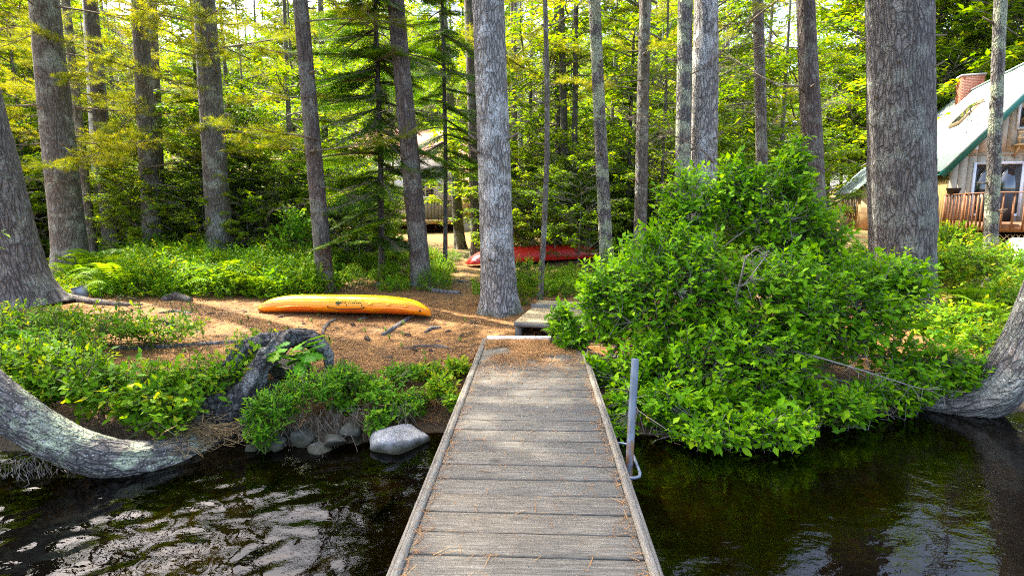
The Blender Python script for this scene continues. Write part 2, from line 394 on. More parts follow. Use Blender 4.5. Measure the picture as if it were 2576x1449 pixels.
def water_mat():
    m = NT('lake_water'); v = m.coords('Position')
    fr = m.n('ShaderNodeFresnel'); fr.inputs['IOR'].default_value = 1.33
    n = m.noise(m.coords('Position', (1, 1.5, 1)), 13, 3, .5, .5)
    bp = m.n('ShaderNodeBump'); bp.inputs['Strength'].default_value = .10; bp.inputs['Distance'].default_value = .02; m.l(n, bp.inputs['Height'])
    gl = m.n('ShaderNodeBsdfGlossy'); gl.inputs['Roughness'].default_value = .015; m.l(bp.outputs[0], gl.inputs['Normal']); m.l(bp.outputs[0], fr.inputs['Normal'])
    tr = m.n('ShaderNodeBsdfTransparent'); tr.inputs[0].default_value = (.30, .24, .09, 1)
    mx = m.n('ShaderNodeMixShader'); m.l(m.math('MULTIPLY', fr.outputs[0], 1.0), mx.inputs[0]); m.l(tr.outputs[0], mx.inputs[1]); m.l(gl.outputs[0], mx.inputs[2])
    m.l(mx.outputs[0], m.out.inputs[0]); return m.m
M['water'] = water_mat()
def WH(x, y):
    P = np.stack([x*8.5, y*11.5, 0*x], -1); Q = np.stack([x*12, y*15, 0*x+3.3], -1)
    wp = fbm(P*.35, 2, 31)[..., None]*np.array([1.6, 1.2, 0])
    amp = .22 + .85/(1+np.exp((x+.2)*1.6)); near = (np.abs(x) < 12) & (y > -4)
    z = .0085*fbm(P+wp, 2, 33) + .0034*fbm(Q+wp, 2, 35)
    return WZ + np.where(near, amp*z, 0)
V, F = grid(seg((-400,-30,10), (-30,-6.5,40), (-6.5,7,370), (7,30,40), (30,400,10)), seg((-150,-4,12), (-4,1.2,30), (1.2,6.6,170), (6.6,30,10)), WH)
tag(obj('water', mesh('water', V, F, smooth=True), M['water']), 'dark clear lake water with ripples', 'water', kind='structure')

# ------------------------------------------------------------------ dock
M['dock'] = wood_mat('dock_wood', (.074,.064,.047), (.168,.149,.115), (.30,.272,.220), 0)
M['rail'] = wood_mat('rail_wood', (.14,.126,.102), (.21,.193,.160), (.29,.268,.225), 1, knots=False, spots=False)
M['plat'] = wood_mat('platform_wood', (.22,.165,.08), (.40,.32,.17), (.55,.46,.28), 0, spots=False)  # wood lightened toward yellow, so sunlight on the platform is in the colour
M['greywood'] = wood_mat('grey_wood', (.06,.058,.055), (.14,.135,.125), (.26,.25,.235), 0, spots=False)
M['white'] = plain('white_paint', (.72,.73,.74), .5, .08)
M['screw'] = plain('screw_metal', (.22,.21,.2), .5, .2, metallic=.8)
DA = -math.radians(2.44); DT = Vector((math.sin(-DA), math.cos(DA), 0)); DOCK0 = Vector((-.043, 0, 0))
dk = thing('dock', 'grey weathered plank dock reaching from the shore over the lake', 'dock', DOCK0, DA)
pitch = .1965
pm = MB(); w2, d2 = .572, .0925
V = [(-w2,-d2,-.04),(w2,-d2,-.04),(w2,d2,-.04),(-w2,d2,-.04),(-w2,-d2,-.005),(w2,-d2,-.005),(w2,d2,-.005),(-w2,d2,-.005),(-w2+.004,-d2+.006,0),(w2-.004,-d2+.006,0),(w2-.004,d2-.006,0),(-w2+.004,d2-.006,0)]
pm.add(V, [[(0,3,2,1),(8,9,10,11)]+[(i,(i+1)%4,4+(i+1)%4,4+i) for i in range(4)]+[(4+i,4+(i+1)%4,8+(i+1)%4,8+i) for i in range(4)]])
pme = pm.mesh('plank'); pme.materials.append(M['dock'])
sm = MB(); sm.tube([(0,0,0),(0,0,.0015)], .0065, 8); sme = sm.mesh('screw'); sme.materials.append(M['screw'])
k = 0; yy = 7.06 - d2
while yy > -1.6:
    p = inst('plank', pme, dk, (random.uniform(-.003,.003), yy, random.uniform(-.003,.003)), (random.uniform(-.006,.006), random.uniform(-.002,.002), random.uniform(-.004,.004)))
    if 1.9 < yy < 4.6:
        for sx_ in (-.53, 0.02, .53):
            inst('screw', sme, p, (sx_+random.uniform(-.02,.02), random.uniform(-.05,.05), -.0003))
    yy -= pitch; k += 1
for s in (-1, 1):
    r = MB(); r.box((s*.596-.019, -1.7, -.16), (s*.596+.019, 7.1, .012)); r.obj('side_rail', M['rail'], dk)
    r = MB(); r.box((s*.628-.010, -1.7, -.17), (s*.628+.010, 7.06, .0)); r.obj('side_flange', M['rail'], dk)
r = MB(); r.box((-.575, 7.085, -.12), (.575, 7.14, .03)); r.obj('end_strip', M['white'], dk)
for yj in (.2, 2.4, 4.6, 6.9):
    r = MB(); r.box((-.57, yj, -.16), (.57, yj+.05, -.046)); r.obj('joist', M['greywood'], dk)
# support pole held in a bent rod
def pipe_mat():
    m = NT('galvanized_pipe'); n = m.noise(m.coords('Object', (1, 1, .3)), 16, 5, .7); g_ = m.noise(m.coords('Object', (1, 1, .15)), 22, 4, .6)
    sx = m.n('ShaderNodeSeparateXYZ'); m.l(m.coords('Object'), sx.inputs[0])
    c = m.ramp(g_, [(.3, (.085,.105,.135)), (.5, (.15,.18,.22)), (.7, (.24,.28,.33))])
    f = m.math('ADD', n, m.math('MULTIPLY', m.math('SUBTRACT', .25, sx.outputs[2]), .28))
    c = m.mix(m.ramp(f, [(.50, 0.0), (.62, .9)]), c, m.ramp(g_, [(.3, (.11,.04,.012)), (.7, (.26,.12,.035))])); m.bump(n, .2, .003)
    return m.done(c, .5, Metallic=.2)
M['pipe'] = pipe_mat()
M['rod'] = plain('galvanized_rod', (.17,.20,.25), .4, .25, 20, .4)
pb = R(1585, 1140, 3.72)
pole = thing('support_pole', 'rusty galvanized pipe standing in the water beside the dock', 'pole', (pb.x, 3.72, 0))
ptop = R(1598, 902, 3.80); pl0 = Vector((pb.x, 3.72, 0)); ax = (ptop - Vector((pb.x-.006, 3.7, pb.z)))
q = MB(); base = ptop - ax*(1.75/ax.length)
vs, fs = tube([base, ptop], .0262, 20, False); q.add(vs-np.array(pl0), fs); vs, fs = tube([ptop, ptop-ax*.1], .0225, 20, True); q.add(vs-np.array(pl0), fs)
v2, f2 = tube([ptop, ptop+ax*.0005], [.0262, .0225], 20, False); q.add(v2-np.array(pl0), f2)
q.obj('pipe', M['pipe'], pole, True)
def edge(y): return Vector((DOCK0.x + .643*math.cos(DA) + DT.x*y, DT.y*y - 0.0, -.075))
e1, e2 = edge(4.05), edge(3.5)
ox = Vector((math.cos(DA), math.sin(DA), 0))
pts = [e1-ox*.02, e1+ox*.05, e1+ox*.085-DT*.02, e1+ox*.10-DT*.07, e2+ox*.10+DT*.07, e2+ox*.085+DT*.02, e2+ox*.05, e2-ox*.02]
br = MB(); br.tube(pts, .0105, 10); tag(br.obj('pole_bracket', M['rod'], None, True), 'bent metal rod bracket on the dock edge holding the pole', 'bracket')

# landing platform beyond the dock
def flatz(px, py, z): d = ray(px, py); t = (CAMZ-z)/-d.z; return Vector((0,0,CAMZ)) + d*t
pa = flatz(1295, 808, .1); PA = -math.radians(14.5)
pf = thing('landing_platform', 'low sunlit wooden step platform on the shore by the big pale pine', 'platform', (pa.x, pa.y, 0), PA)
for i in range(6):
    r = MB(); r.box((0, .004+i*.187, .062+.0), (1.25, .182+i*.187, .1)); r.obj('plank', M['plat'], pf)
r = MB(); r.box((-.002, -.045, .035), (1.25, -.002, .092)); r.obj('front_board', M['greywood'], pf)
for xx in (0, 1.15):
    r = MB(); r.box((xx, .003, -.2), (xx+.09, .09, .058)); r.obj('leg', M['greywood'], pf)
r = MB(); r.box((.0, .1, -.15), (.045, 1.12, .06)); r.obj('side_beam', M['greywood'], pf)
r = MB(); r.box((1.2, .1, -.15), (1.245, 1.12, .06)); r.obj('side_beam', M['greywood'], pf)
r = MB(); r.box((-.02, 1.135, -.1), (1.25, 1.175, .15)); r.obj('riser', M['greywood'], pf)
for i in range(2):
    r = MB(); r.box((.03, 1.18+i*.187, .115), (1.25, 1.36+i*.187, .15)); r.obj('plank', M['plat'], pf)

# ------------------------------------------------------------------ the house with the green metal roof
M['tan'] = plain('tan_siding', (.46,.385,.275), .75, .10, 9)
M['olive'] = plain('brown_siding', (.22,.15,.045), .75, .15, 9)
M['teal'] = plain('green_metal_roof', (.27,.34,.325), .34, .25, 2, .25, .8)  # teal metal paled to grey; sky and sun glare is in the base colour
M['tealtrim'] = plain('green_metal_trim', (.014,.135,.115), .4, .08, 4)
M['deckwood'] = plain('cedar_stain', (.19,.082,.032), .65, .3, 12)
M['dark'] = plain('dark_gap', (.03,.025,.02), .9, .2)
M['black'] = plain('black_plastic', (.012,.012,.013), .5, .2)
M['brick'] = plain('red_brick', (.42,.13,.07), .85, .35, 25)
M['mortar'] = plain('mortar', (.40,.36,.32), .9, .1)
M['latt'] = plain('lattice_wood', (.48,.32,.15), .75, .2)
M['curtain'] = plain('curtain_cloth', (.55,.56,.58), .8, .1)
def glass():
    m = NT('window_glass'); m.done((.012,.016,.02), .03); m.b.inputs['Specular IOR Level'].default_value = 1.0; m.b.inputs['Coat Weight'].default_value = .6; m.b.inputs['Coat Roughness'].default_value = .02; return m.m
M['glass'] = glass()
HP = R(2378, 540, 23.0); HA = -math.radians(21.7)
hs = thing('lake_house', 'tan board house with green metal roof and brick chimney behind the big pine', 'house', (HP.x, 23.0, 0), HA)
HW, HD, EZ, RM = 6.8, 20.0, 3.42, 1.24; APX = HW/2; APZ = EZ + APX*RM
def roofz(x): return EZ + RM*(x if x <= APX else HW - x)
r = MB(); r.add([(0,.03,.2),(HW,.03,.2),(HW,.03,EZ),(APX,.03,APZ-.03),(0,.03,EZ),(0,HD,.2),(HW,HD,.2),(HW,HD,EZ),(APX,HD,APZ-.03),(0,HD,EZ)],
      [[(0,1,2,3,4),(9,8,7,6,5)], [(0,4,9,5),(1,6,7,2)]]); r.obj('wall', M['dark'], hs)
bw = .285
for i in range(int(HW/bw)+1):
    x0, x1 = i*bw, min((i+1)*bw-.012, HW)
    if x1 - x0 < .05: continue
    def board(z0, za, zb, nm='siding_board'):
        b = MB(); V = [(x0,0,z0),(x1,0,z0),(x1,0,zb),(x0,0,za),(x0,.028,z0),(x1,.028,z0),(x1,.028,zb),(x0,.028,za)]
        b.add(V, [[(0,1,2,3),(7,6,5,4),(0,4,5,1),(1,5,6,2),(2,6,7,3),(3,7,4,0)]]); b.obj(nm, M['tan'], hs)
    lo = min(3.62, roofz(x0)-.05), min(3.62, roofz(x1)-.05)
    board(.9, lo[0], lo[1])
    if roofz(max(x0, .01)) > 3.8 or roofz(x1) > 3.8:
        board(3.70, max(3.701, roofz(x0)-.06), max(3.701, roofz(x1)-.06))
r = MB(); r.box((.22, -.025, 3.62), (HW-.22, .03, 3.70)); r.obj('band_board', M['tan'], hs)
for i in range(66):
    b = MB(); b.box((-.025, .03+i*.3, .5), (-.001, .318+i*.3, EZ-.02)); b.obj('siding_board', M['olive'], hs)
# roof: ribbed panels on the slope that shows
def panel(parent, xa, za, xb, zb, y0, y1, mat, name='roof_panel', up=1):
    n = max(2, int(round((y1-y0)/.23))); ys, hs_ = [], []
    st = (y1-y0)/n
    for i in range(n):
        for t, hh in ((0,0),(.55,0),(.64,.045),(.84,.045),(.95,0)):
            ys.append(y0+(i+t)*st); hs_.append(hh)
    ys.append(y1); hs_.append(0)
    dx, dz = xb-xa, zb-za; L = math.hypot(dx, dz); nx, nz = -dz/L*up, dx/L*up
    V = [(xa+nx*h, y, za+nz*h) for y, h in zip(ys, hs_)] + [(xb+nx*h, y, zb+nz*h) for y, h in zip(ys, hs_)]
    V += [(xa-nx*.03, y, za-nz*.03) for y in ys] + [(xb-nx*.03, y, zb-nz*.03) for y in ys]
    m_ = len(ys); F = []
    for i in range(m_-1): F += [(i, i+1, m_+i+1, m_+i), (2*m_+i, 3*m_+i, 3*m_+i+1, 2*m_+i+1), (i, 2*m_+i, 2*m_+i+1, i+1)]
    b = MB(); b.add(V, [F]); return b.obj(name, mat, parent)
for i in range(22):
    panel(hs, -.34, EZ-.34*RM+.05, APX, APZ+.05, -.55+i*.92, -.55+(i+1)*.92-.004, M['teal'])
panel(hs, HW+.34, EZ-.34*RM+.05, APX+.005, APZ+.05, -.55, 19.68, M['teal'], up=-1)
r = MB(); r.beam((-.42, -.60, EZ-.57), (APX, -.60, APZ-.05), .05, .24, up=(0,0,1)); r.obj('rake_trim', M['tealtrim'], hs)
r = MB(); r.beam((-.36, -.64, EZ-.36*RM+.13), (APX, -.64, APZ+.08), .05, .05, up=(0,0,1)); r.obj('rake_edge', M['teal'], hs)
r = MB(); r.beam((HW+.42, -.60, EZ-.57), (APX+.06, -.60, APZ-.05), .05, .30, up=(0,0,1)); r.obj('rake_trim', M['tealtrim'], hs)
r = MB(); r.add([(-.30,-.55,EZ-.50),(-.02,-.55,EZ-.30),(-.02,19.6,EZ-.30),(-.30,19.6,EZ-.50)], [[(0,1,2,3)]]); r.obj('soffit', M['tealtrim'], hs)
r = MB(); r.beam((APX, -.6, APZ+.07), (APX, 19.6, APZ+.07), .3, .05); r.obj('ridge_cap', M['teal'], hs)
# chimney with separate bricks
chx, chy, chz = APX-.55, 10.0, APZ-1.45
ch = MB(); ch.box((chx+.02, chy+.02, chz), (chx+.98, chy+.78, chz+2.25)); cho = ch.obj('chimney', M['mortar'], hs)
bk = MB(); rowh = .078
for rrow in range(29):
    z0 = chz + rrow*rowh; o = .11*(rrow % 2)
    x = chx - o
    while x < chx+1.0:
        a, b = max(x, chx), min(x+.208, chx+1.0)
        if b-a > .03: bk.box((a, chy, z0), (b, chy+.10, z0+.066)); bk.box((a, chy+.70, z0), (b, chy+.80, z0+.066))
        x += .22
    y = chy + .104 - o*.5
    while y < chy+.69:
        a, b = max(y, chy+.104), min(y+.20, chy+.696)
        if b-a > .03: bk.box((chx, a, z0), (chx+.10, b, z0+.066)); bk.box((chx+.9, a, z0), (chx+1.0, b, z0+.066))
        y += .21
tag(bk.obj('bricks', M['brick'], cho), kind='stuff')
r = MB(); r.box((chx-.04, chy-.04, chz+2.26), (chx+1.04, chy+.84, chz+2.34)); r.obj('chimney_cap', M['mortar'], cho)
# skylight
SKC = ((1.5,4.7),(1.5,6.1),(2.35,6.1),(2.35,4.7))
def rp(x, y, hh): return (x - hh*RM/math.hypot(1, RM), y, EZ+.05+RM*x + hh/math.hypot(1, RM))
sk = MB(); sk.add([rp(x, y, -.01) for x, y in SKC] + [rp(x, y, .16) for x, y in SKC], [[(4,5,6,7),(0,4,7,3),(1,2,6,5),(0,1,5,4),(2,3,7,6)]]); sko = sk.obj('skylight', plain('bronze_frame', (.20,.15,.08), .5, .2), hs)
gl_ = MB(); gl_.add([rp(x, y, .165) for x, y in ((1.6,4.83),(1.6,5.97),(2.25,5.97),(2.25,4.83))], [[(0,1,2,3)]]); gl_.obj('skylight_glass', M['glass'], sko)
def window(parent, x0, x1, z0, z1, y=-.0, mull=1, name='window', fr=.07, mat='white'):
    wn = MB(); wn.box((x0, y-.05, z0), (x0+fr, y-.002, z1)); wn.box((x1-fr, y-.05, z0), (x1, y-.002, z1)); wn.box((x0+fr, y-.05, z0), (x1-fr, y-.002, z0+fr)); wn.box((x0+fr, y-.05, z1-fr), (x1-fr, y-.002, z1))
    for k in range(1, mull+1):
        xm = x0 + (x1-x0)*k/(mull+1); wn.box((xm-.035, y-.045, z0+fr), (xm+.035, y-.004, z1-fr))
    o = wn.obj(name, M[mat], parent)
    for k in range(mull+1):
        a = x0 + (x1-x0)*k/(mull+1) + (fr if k == 0 else .035); b = x0 + (x1-x0)*(k+1)/(mull+1) - (fr if k == mull else .035)
        g = MB(); g.box((a, y-.03, z0+fr), (b, y-.012, z1-fr)); g.obj('pane', M['glass'], o)
    return o
window(hs, .74, 2.36, 1.28, 3.37, 0, 1, 'patio_door', .10)
uw = window(hs, 1.92, 3.1, 4.55, 5.85, 0, 1, 'window', .09)
r = MB(); r.box((2.02, -.034, 5.35), (2.46, -.032, 5.76)); r.obj('curtain', M['curtain'], uw)
# little plant shelf under the upper window
r = MB(); r.box((1.85, -.55, 3.92), (3.2, -.03, 3.98)); bal = r.obj('plant_shelf', M['latt'], hs)
for xx in (1.88, 2.35, 3.1):
    r = MB(); r.box((xx, -.55, 3.98), (xx+.05, -.5, 4.42)); r.obj('post', M['latt'], bal)
for zz in (4.16, 4.36):
    r = MB(); r.box((1.85, -.57, zz), (3.2, -.552, zz+.06)); r.obj('rail', M['latt'], bal)
r = MB(); r.beam((1.95, -.03, 3.55), (1.95, -.45, 3.91), .06, .06); r.obj('bracket', M['latt'], bal)
for dx in (0, .16):
    r = MB(); r.tube([(.55+dx, -.02, 3.93), (.55+dx, -.09, 3.92), (.57+dx, -.18, 3.86)], [.03,.045,.062], 10); r.obj('floodlight', M['white'], hs)
# deck with railing
dkz = 1.1; DY = -4.5
de = MB()
for i in range(30):
    b = MB(); b.box((0, DY+i*.149, dkz-.04), (6.8, DY+i*.149+.142, dkz)); b.obj('deck_board', M['deckwood'], hs)
r = MB(); r.box((-.02, DY-.04, dkz-.26), (6.8, DY-.002, dkz+.004)); r.obj('fascia', M['deckwood'], hs)
r = MB(); r.box((-.04, DY, dkz-.26), (-.004, -.01, dkz+.004)); r.obj('fascia', M['deckwood'], hs)
bal_m = MB(); bal_m.box((-.02, -.04, -.2), (.02, .04, .99)); bme = bal_m.mesh('baluster'); bme.materials.append(M['deckwood'])
post_m = MB(); post_m.box((-.05, -.05, -.25), (.05, .05, 1.0)); pme2 = post_m.mesh('railing_post'); pme2.materials.append(M['deckwood'])
for i in range(12): inst('baluster', bme, hs, (-.065, DY+.3+i*.36, dkz))
for i in range(22): inst('baluster', bme, hs, (.25+i*.29, DY-.085, dkz))
for p in ((-.09, DY-.09), (-.09, -2.3), (-.09, -.2), (2.4, DY-.12), (4.8, DY-.12)): inst('railing_post', pme2, hs, (*p, dkz))
r = MB(); r.box((-.12, DY-.13, dkz+1.0), (.02, 0, dkz+1.035)); r.obj('top_rail', M['deckwood'], hs)
r = MB(); r.box((.022, DY-.14, dkz+1.0), (6.8, DY, dkz+1.035)); r.obj('top_rail', M['deckwood'], hs)
la = MB()
for i in range(42):
    x = i*.15; la.beam((x, DY+.02, .2), (x+.55, DY+.02, .75), .012, .03, up=(0,1,0)); la.beam((x+.55, DY+.035, .2), (x, DY+.035, .75), .012, .03, up=(0,1,0))
la.obj('lattice', M['latt'], hs)
# rear wing with its own lower roof
for i in range(7):
    panel(hs, -2.6, 2.30, -.03, 5.0, 4.2+i*.92, 4.2+(i+1)*.92-.004, M['teal'], 'wing_roof_panel')
r = MB(); r.box((-2.2, 4.5, .3), (-.03, 10.4, 2.6)); wg = r.obj('wing_wall', M['latt'], hs)
for y in (5.2, 6.6, 8.0):
    f = MB(); f.box((-2.26, y, 1.1), (-2.201, y+1.0, 2.2)); fo = f.obj('wing_window', M['latt'], wg)
    g = MB(); g.box((-2.275, y+.08, 1.18), (-2.262, y+.46, 2.12)); g.obj('pane', M['glass'], fo); g = MB(); g.box((-2.275, y+.54, 1.18), (-2.262, y+.92, 2.12)); g.obj('pane', M['glass'], fo)
def hw(x, y, z): c, s = math.cos(HA), math.sin(HA); return Vector((HP.x + x*c - y*s, 23.0 + x*s + y*c, z))
# things on and around the deck
gp = hw(1.2, -1.2, dkz)
gr = thing('covered_grill', 'barbecue grill under a black cover on the wooden deck', 'grill', gp, HA)
r = MB(); r.tube([(0,0,0),(0,0,.55),(0,0,.85),(0,0,1.05),(0,0,1.13)], [.36,.37,.42,.34,.12], 14); co = r.obj('cover', M['black'], gr, True); co.scale = (1.5, .75, 1)
pk = thing('planter', 'black hanging planter box on the deck railing corner', 'planter', hw(-.07, -.9, dkz+1.0), HA)
r = MB(); r.tube([(0,0,.03),(0,0,.24),(0,0,.26)], [.17,.25,.26], 12); r.obj('pot', M['black'], pk)
r = MB(); r.tube([(0,0,.2),(0,0,.245)], [.2,.235], 12); r.obj('soil', M['dark'], pk)
hk = MB(); hk.tube([(0,0,0),(0,0,2.0),(.06,0,2.16),(.2,0,2.24),(.36,0,2.18),(.42,0,2.05)], .013, 8)
ho = tag(hk.obj('plant_hook', M['black'], None, True), 'thin black shepherd hook rising above the deck railing', 'hook'); ho.location = hw(.95, DY-.05, dkz)
# pale hull in front of the deck
wb = R(2572, 602, 15.8)
M['hullwhite'] = plain('white_hull', (.80,.79,.76), .5, .06)
b = MB(); n = 14
for i in range(n): pass
Vh = []; K = 14
for i in range(18):
    s = i/17; wdt = .62*min(1, .55+1.6*s)*math.sqrt(max(.0, 1-max(0, (s-.6)/.4)**2)+.001); hh = .62*(1-.45*max(0, (s-.3))**1.5)
    for j in range(K):
        a = math.pi*j/(K-1); Vh.append((s*3.4, -wdt*math.cos(a), hh*abs(math.sin(a))**.6))
Fh = [(i*K+j, i*K+j+1, (i+1)*K+j+1, (i+1)*K+j) for i in range(17) for j in range(K-1)]
b.add(Vh, [Fh]); b.add([Vh[j] for j in range(K)], [[tuple(range(K))]])
rb = tag(b.obj('overturned_rowboat', M['hullwhite'], None, True), 'white upturned rowboat hull beside the wooden deck', 'boat')
rb.location = (wb.x-.25, 15.8, h1(wb.x, 15.8)+.05); rb.rotation_euler = (0, 0, -.25)

# ------------------------------------------------------------------ pale cottage and red cabin deep in the woods
M['cream'] = plain('cream_wall', (.62,.43,.22), .8, .08, 3)
M['wwall'] = plain('white_wall', (.74,.74,.76), .7, .06)
M['shingle'] = plain('brown_shingle', (.36,.17,.11), .85, .3, 14)
M['block'] = plain('foundation_block', (.36,.31,.22), .9, .15)
M['redwall'] = plain('red_board', (.20,.03,.015), .75, .25)
ct = thing('white_cottage', 'white cottage with brown shingle roof and cream end wall behind the fir', 'cottage', (-3.9, 27, .35), math.radians(8))
r = MB(); r.box((-3.2, 0, .75), (2.25, 6, 3.6)); r.obj('wall', M['wwall'], ct)
r = MB(); r.box((1.2, -.9, .75), (2.7, 5.8, 2.55)); r.obj('end_wall', M['cream'], ct)
r = MB(); r.box((1.16, -.94, -.4), (2.74, 5.84, .745)); r.obj('foundation', M['block'], ct)
for i in range(14):
    t0, t1 = i/14, (i+1)/14; b = MB()
    b.beam((1.0, -1.2+t0*2.4, 2.48+t0*1.9+.03), (3.0, -1.2+t0*2.4, 2.48+t0*1.9+.03), .30, .03, up=(0,-.62,.78)); b.obj('shingle_course', M['shingle'], ct)
r = MB(); r.add([(-3.6,-.4,3.5),(1.0,-.4,3.5),(1.0,3,5.2),(-3.6,3,5.2)], [[(0,1,2,3)]]); r.add([(-3.6,6.4,3.5),(2.6,6.4,3.5),(2.6,3,5.2),(-3.6,3,5.2)], [[(3,2,1,0)]]); r.obj('roof', M['shingle'], ct)
for x in (-2.6, -.6):
    window(ct, x, x+.9, 1.7, 2.9, 0, 1)
r = MB(); r.box((-3.4, -2.2, .55), (1.1, -.02, .72)); pr = r.obj('porch', M['latt'], ct)
bm2 = MB(); bm2.box((-.02,-.02,0), (.02,.02,.8)); b2 = bm2.mesh('baluster'); b2.materials.append(M['greywood'])
for i in range(30): inst('baluster', b2, ct, (-3.3+i*.148, -2.15, .72))
r = MB(); r.box((-3.4, -2.2, 1.52), (1.1, -2.1, 1.58)); r.obj('top_rail', M['greywood'], ct)

rc = thing('red_cabin', 'dark red board cabin with white trim half hidden in the woods', 'cabin', (-14.6, 27.5, .55), math.radians(14))
r = MB(); r.box((-2.2, .03, .3), (3.6, 4, 2.5)); r.obj('wall', M['dark'], rc)
for i in range(29):
    b = MB(); b.box((-2.2+i*.2, 0, .3), (-2.2+i*.2+.188, .028, 2.5)); b.obj('wall_board', M['redwall'], rc)
for x in (-1.2, 1.4): window(rc, x, x+1.1, 1.2, 2.2, 0, 1)
r = MB(); r.box((-2.5, -.4, 2.5), (3.9, -.34, 2.64)); r.obj('fascia', M['white'], rc)
r = MB(); r.add([(-2.5,-.36,2.62),(3.9,-.36,2.62),(3.9,2,3.6),(-2.5,2,3.6),(-2.5,4.4,2.62),(3.9,4.4,2.62)], [[(0,1,2,3),(3,2,5,4)]]); r.obj('roof', M['shingle'], rc)
for x in (-2.1, -.6, .9, 2.4):
    b = MB(); b.box((x, -.9, -.6), (x+.1, -.8, .3)); b.obj('post', M['white'], rc)
r = MB(); r.box((-2.2, -1.0, .2), (3.6, -.02, .3)); r.obj('porch', M['greywood'], rc)
# ------------------------------------------------------------------ boats
def hull_fn(L, beam, depth, deck, rocker=.10, full=.5, tip=.03):
    """surface point for s in 0..1 along the boat and a in 0..2pi round it (upright, a=pi/2 deck, 3pi/2 keel)"""
    def f(s, a):
        s, a = np.asarray(s, float), np.asarray(a, float); s, a = np.broadcast_arrays(s, a)
        e = np.clip(1-np.abs(2*s-1)**2.3, 0, 1); b = tip + (beam/2-tip)*e**full
        c, n = np.cos(a), np.sin(a)
        y = b*np.sign(c)*np.abs(c)**.75
        ends = np.abs(2*s-1)**4
        zk = -depth*(1-.55*ends); zd = deck*(1-.3*ends)
        z = np.where(n >= 0, zd*np.abs(n)**.8, zk*np.abs(n)**.62) + rocker*ends
        x = (s-.5)*L + np.where(n < 0, .16*np.sign(s-.5)*np.abs(2*s-1)**8*(-np.abs(n)), 0)
        return np.stack([x, y, z], -1)
    return f
def loft(f, ns=48, na=36, s0=0, s1=1, a0=0, a1=2*math.pi, off=0.0, closed=True):
    S = np.linspace(s0, s1, ns); A = np.linspace(a0, a1, na, endpoint=not closed); P = f(S[:, None], A[None])
    V = P.reshape(-1, 3); F = []
    for i in range(ns-1):
        for j in range(na if closed else na-1):
            F.append((i*na+j, (i+1)*na+j, (i+1)*na+(j+1) % na, i*na+(j+1) % na))
    out = [F]
    if closed: out.append([tuple(range(na)), tuple(range((ns-1)*na, ns*na))[::-1]])
    return V, out
def surf_off(f, s, a, off):
    e = 1e-3; p = f(s, a); t1 = f(s+e, a)-f(s-e, a); t2 = f(s, a+e)-f(s, a-e); n = nrm(np.cross(t2, t1))
    flip = np.sign((n*(p-np.array([0,0,-.02])*1.0)*np.array([0,1,1])).sum(-1, keepdims=True)); return p + n*flip*off
def text_mesh(body, size, shear=0.0):
    cu = bpy.data.curves.new('lettering', 'FONT'); cu.body = body; cu.size = size; cu.shear = shear; cu.align_x = 'CENTER'; cu.align_y = 'CENTER'; cu.resolution_u = 3
    o = bpy.data.objects.new('lettering', cu); C.objects.link(o); bpy.context.view_layer.update()
    me = bpy.data.meshes.new_from_object(o.evaluated_get(bpy.context.evaluated_depsgraph_get()))
    V = np.array([v.co[:] for v in me.vertices]); F = [tuple(p.vertices) for p in me.polygons]
    bpy.data.objects.remove(o); bpy.data.curves.remove(cu); bpy.data.meshes.remove(me)
    return V, F
def poly_mesh(name, V, F): 
    me = bpy.data.meshes.new(name); me.from_pydata([tuple(v) for v in V], [], F); me.update(); return me

def kayak_mat():
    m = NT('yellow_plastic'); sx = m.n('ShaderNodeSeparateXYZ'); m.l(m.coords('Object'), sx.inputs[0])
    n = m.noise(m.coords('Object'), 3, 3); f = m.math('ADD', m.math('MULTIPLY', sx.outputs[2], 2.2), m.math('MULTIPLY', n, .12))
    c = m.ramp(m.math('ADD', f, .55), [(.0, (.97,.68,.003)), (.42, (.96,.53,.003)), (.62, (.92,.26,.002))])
    sc = m.noise(m.coords('Object', (1, 8, 8)), 6, 4, .7); c = m.mix(m.ramp(sc, [(.66, 0.0), (.72, .3)]), c, (.75,.55,.2))
    m.b.inputs['Subsurface Weight'].default_value = .0
    return m.done(c, .33)
M['yellow'] = kayak_mat(); M['orange'] = plain('orange_plastic', (.78,.14,.008), .4, .1); M['ink'] = plain('dark_lettering', (.03,.018,.006), .6, .1)
M['emblem'] = plain('green_emblem', (.02,.06,.015), .6, .1)
M['strap'] = plain('black_strap', (.015,.015,.015), .8, .1)
kf = hull_fn(3.02, .72, .195, .11, .06, .42)
PHI = math.radians(11)
kl, kr = R(648, 766, 9.55), R(1092, 782, 9.05)
kmid = (kl+kr)/2; kang = math.atan2(kr.y-kl.y, kr.x-kl.x)
ky = thing('yellow_kayak', 'yellow kayak lying hull up on the pine needle shore', 'kayak', (kmid.x, kmid.y, 0), 0)
KM = Matrix.Rotation(kang, 4, 'Z') @ Matrix.Rotation(math.radians(-.8), 4, 'Y') @ Matrix.Rotation(math.pi-PHI, 4, 'X')
def kpart(name, V, F, mat, smooth=True):
    me = mesh(name, V, [np.array(f) for f in F if len(f)], smooth=smooth) if not isinstance(F, tuple) else poly_mesh(name, V, F[0])
    o = obj(name, me, mat, ky); o.matrix_local = KM; return o
V, F = loft(kf, 60, 40)
Vw = (np.array(KM)[:3, :3] @ V.T).T + np.array([kmid.x, kmid.y, 0])
ky.location.z = float(np.max(H(Vw[:, 0], Vw[:, 1]) - Vw[:, 2])) - .045
kpart('hull', V, F, M['yellow'])
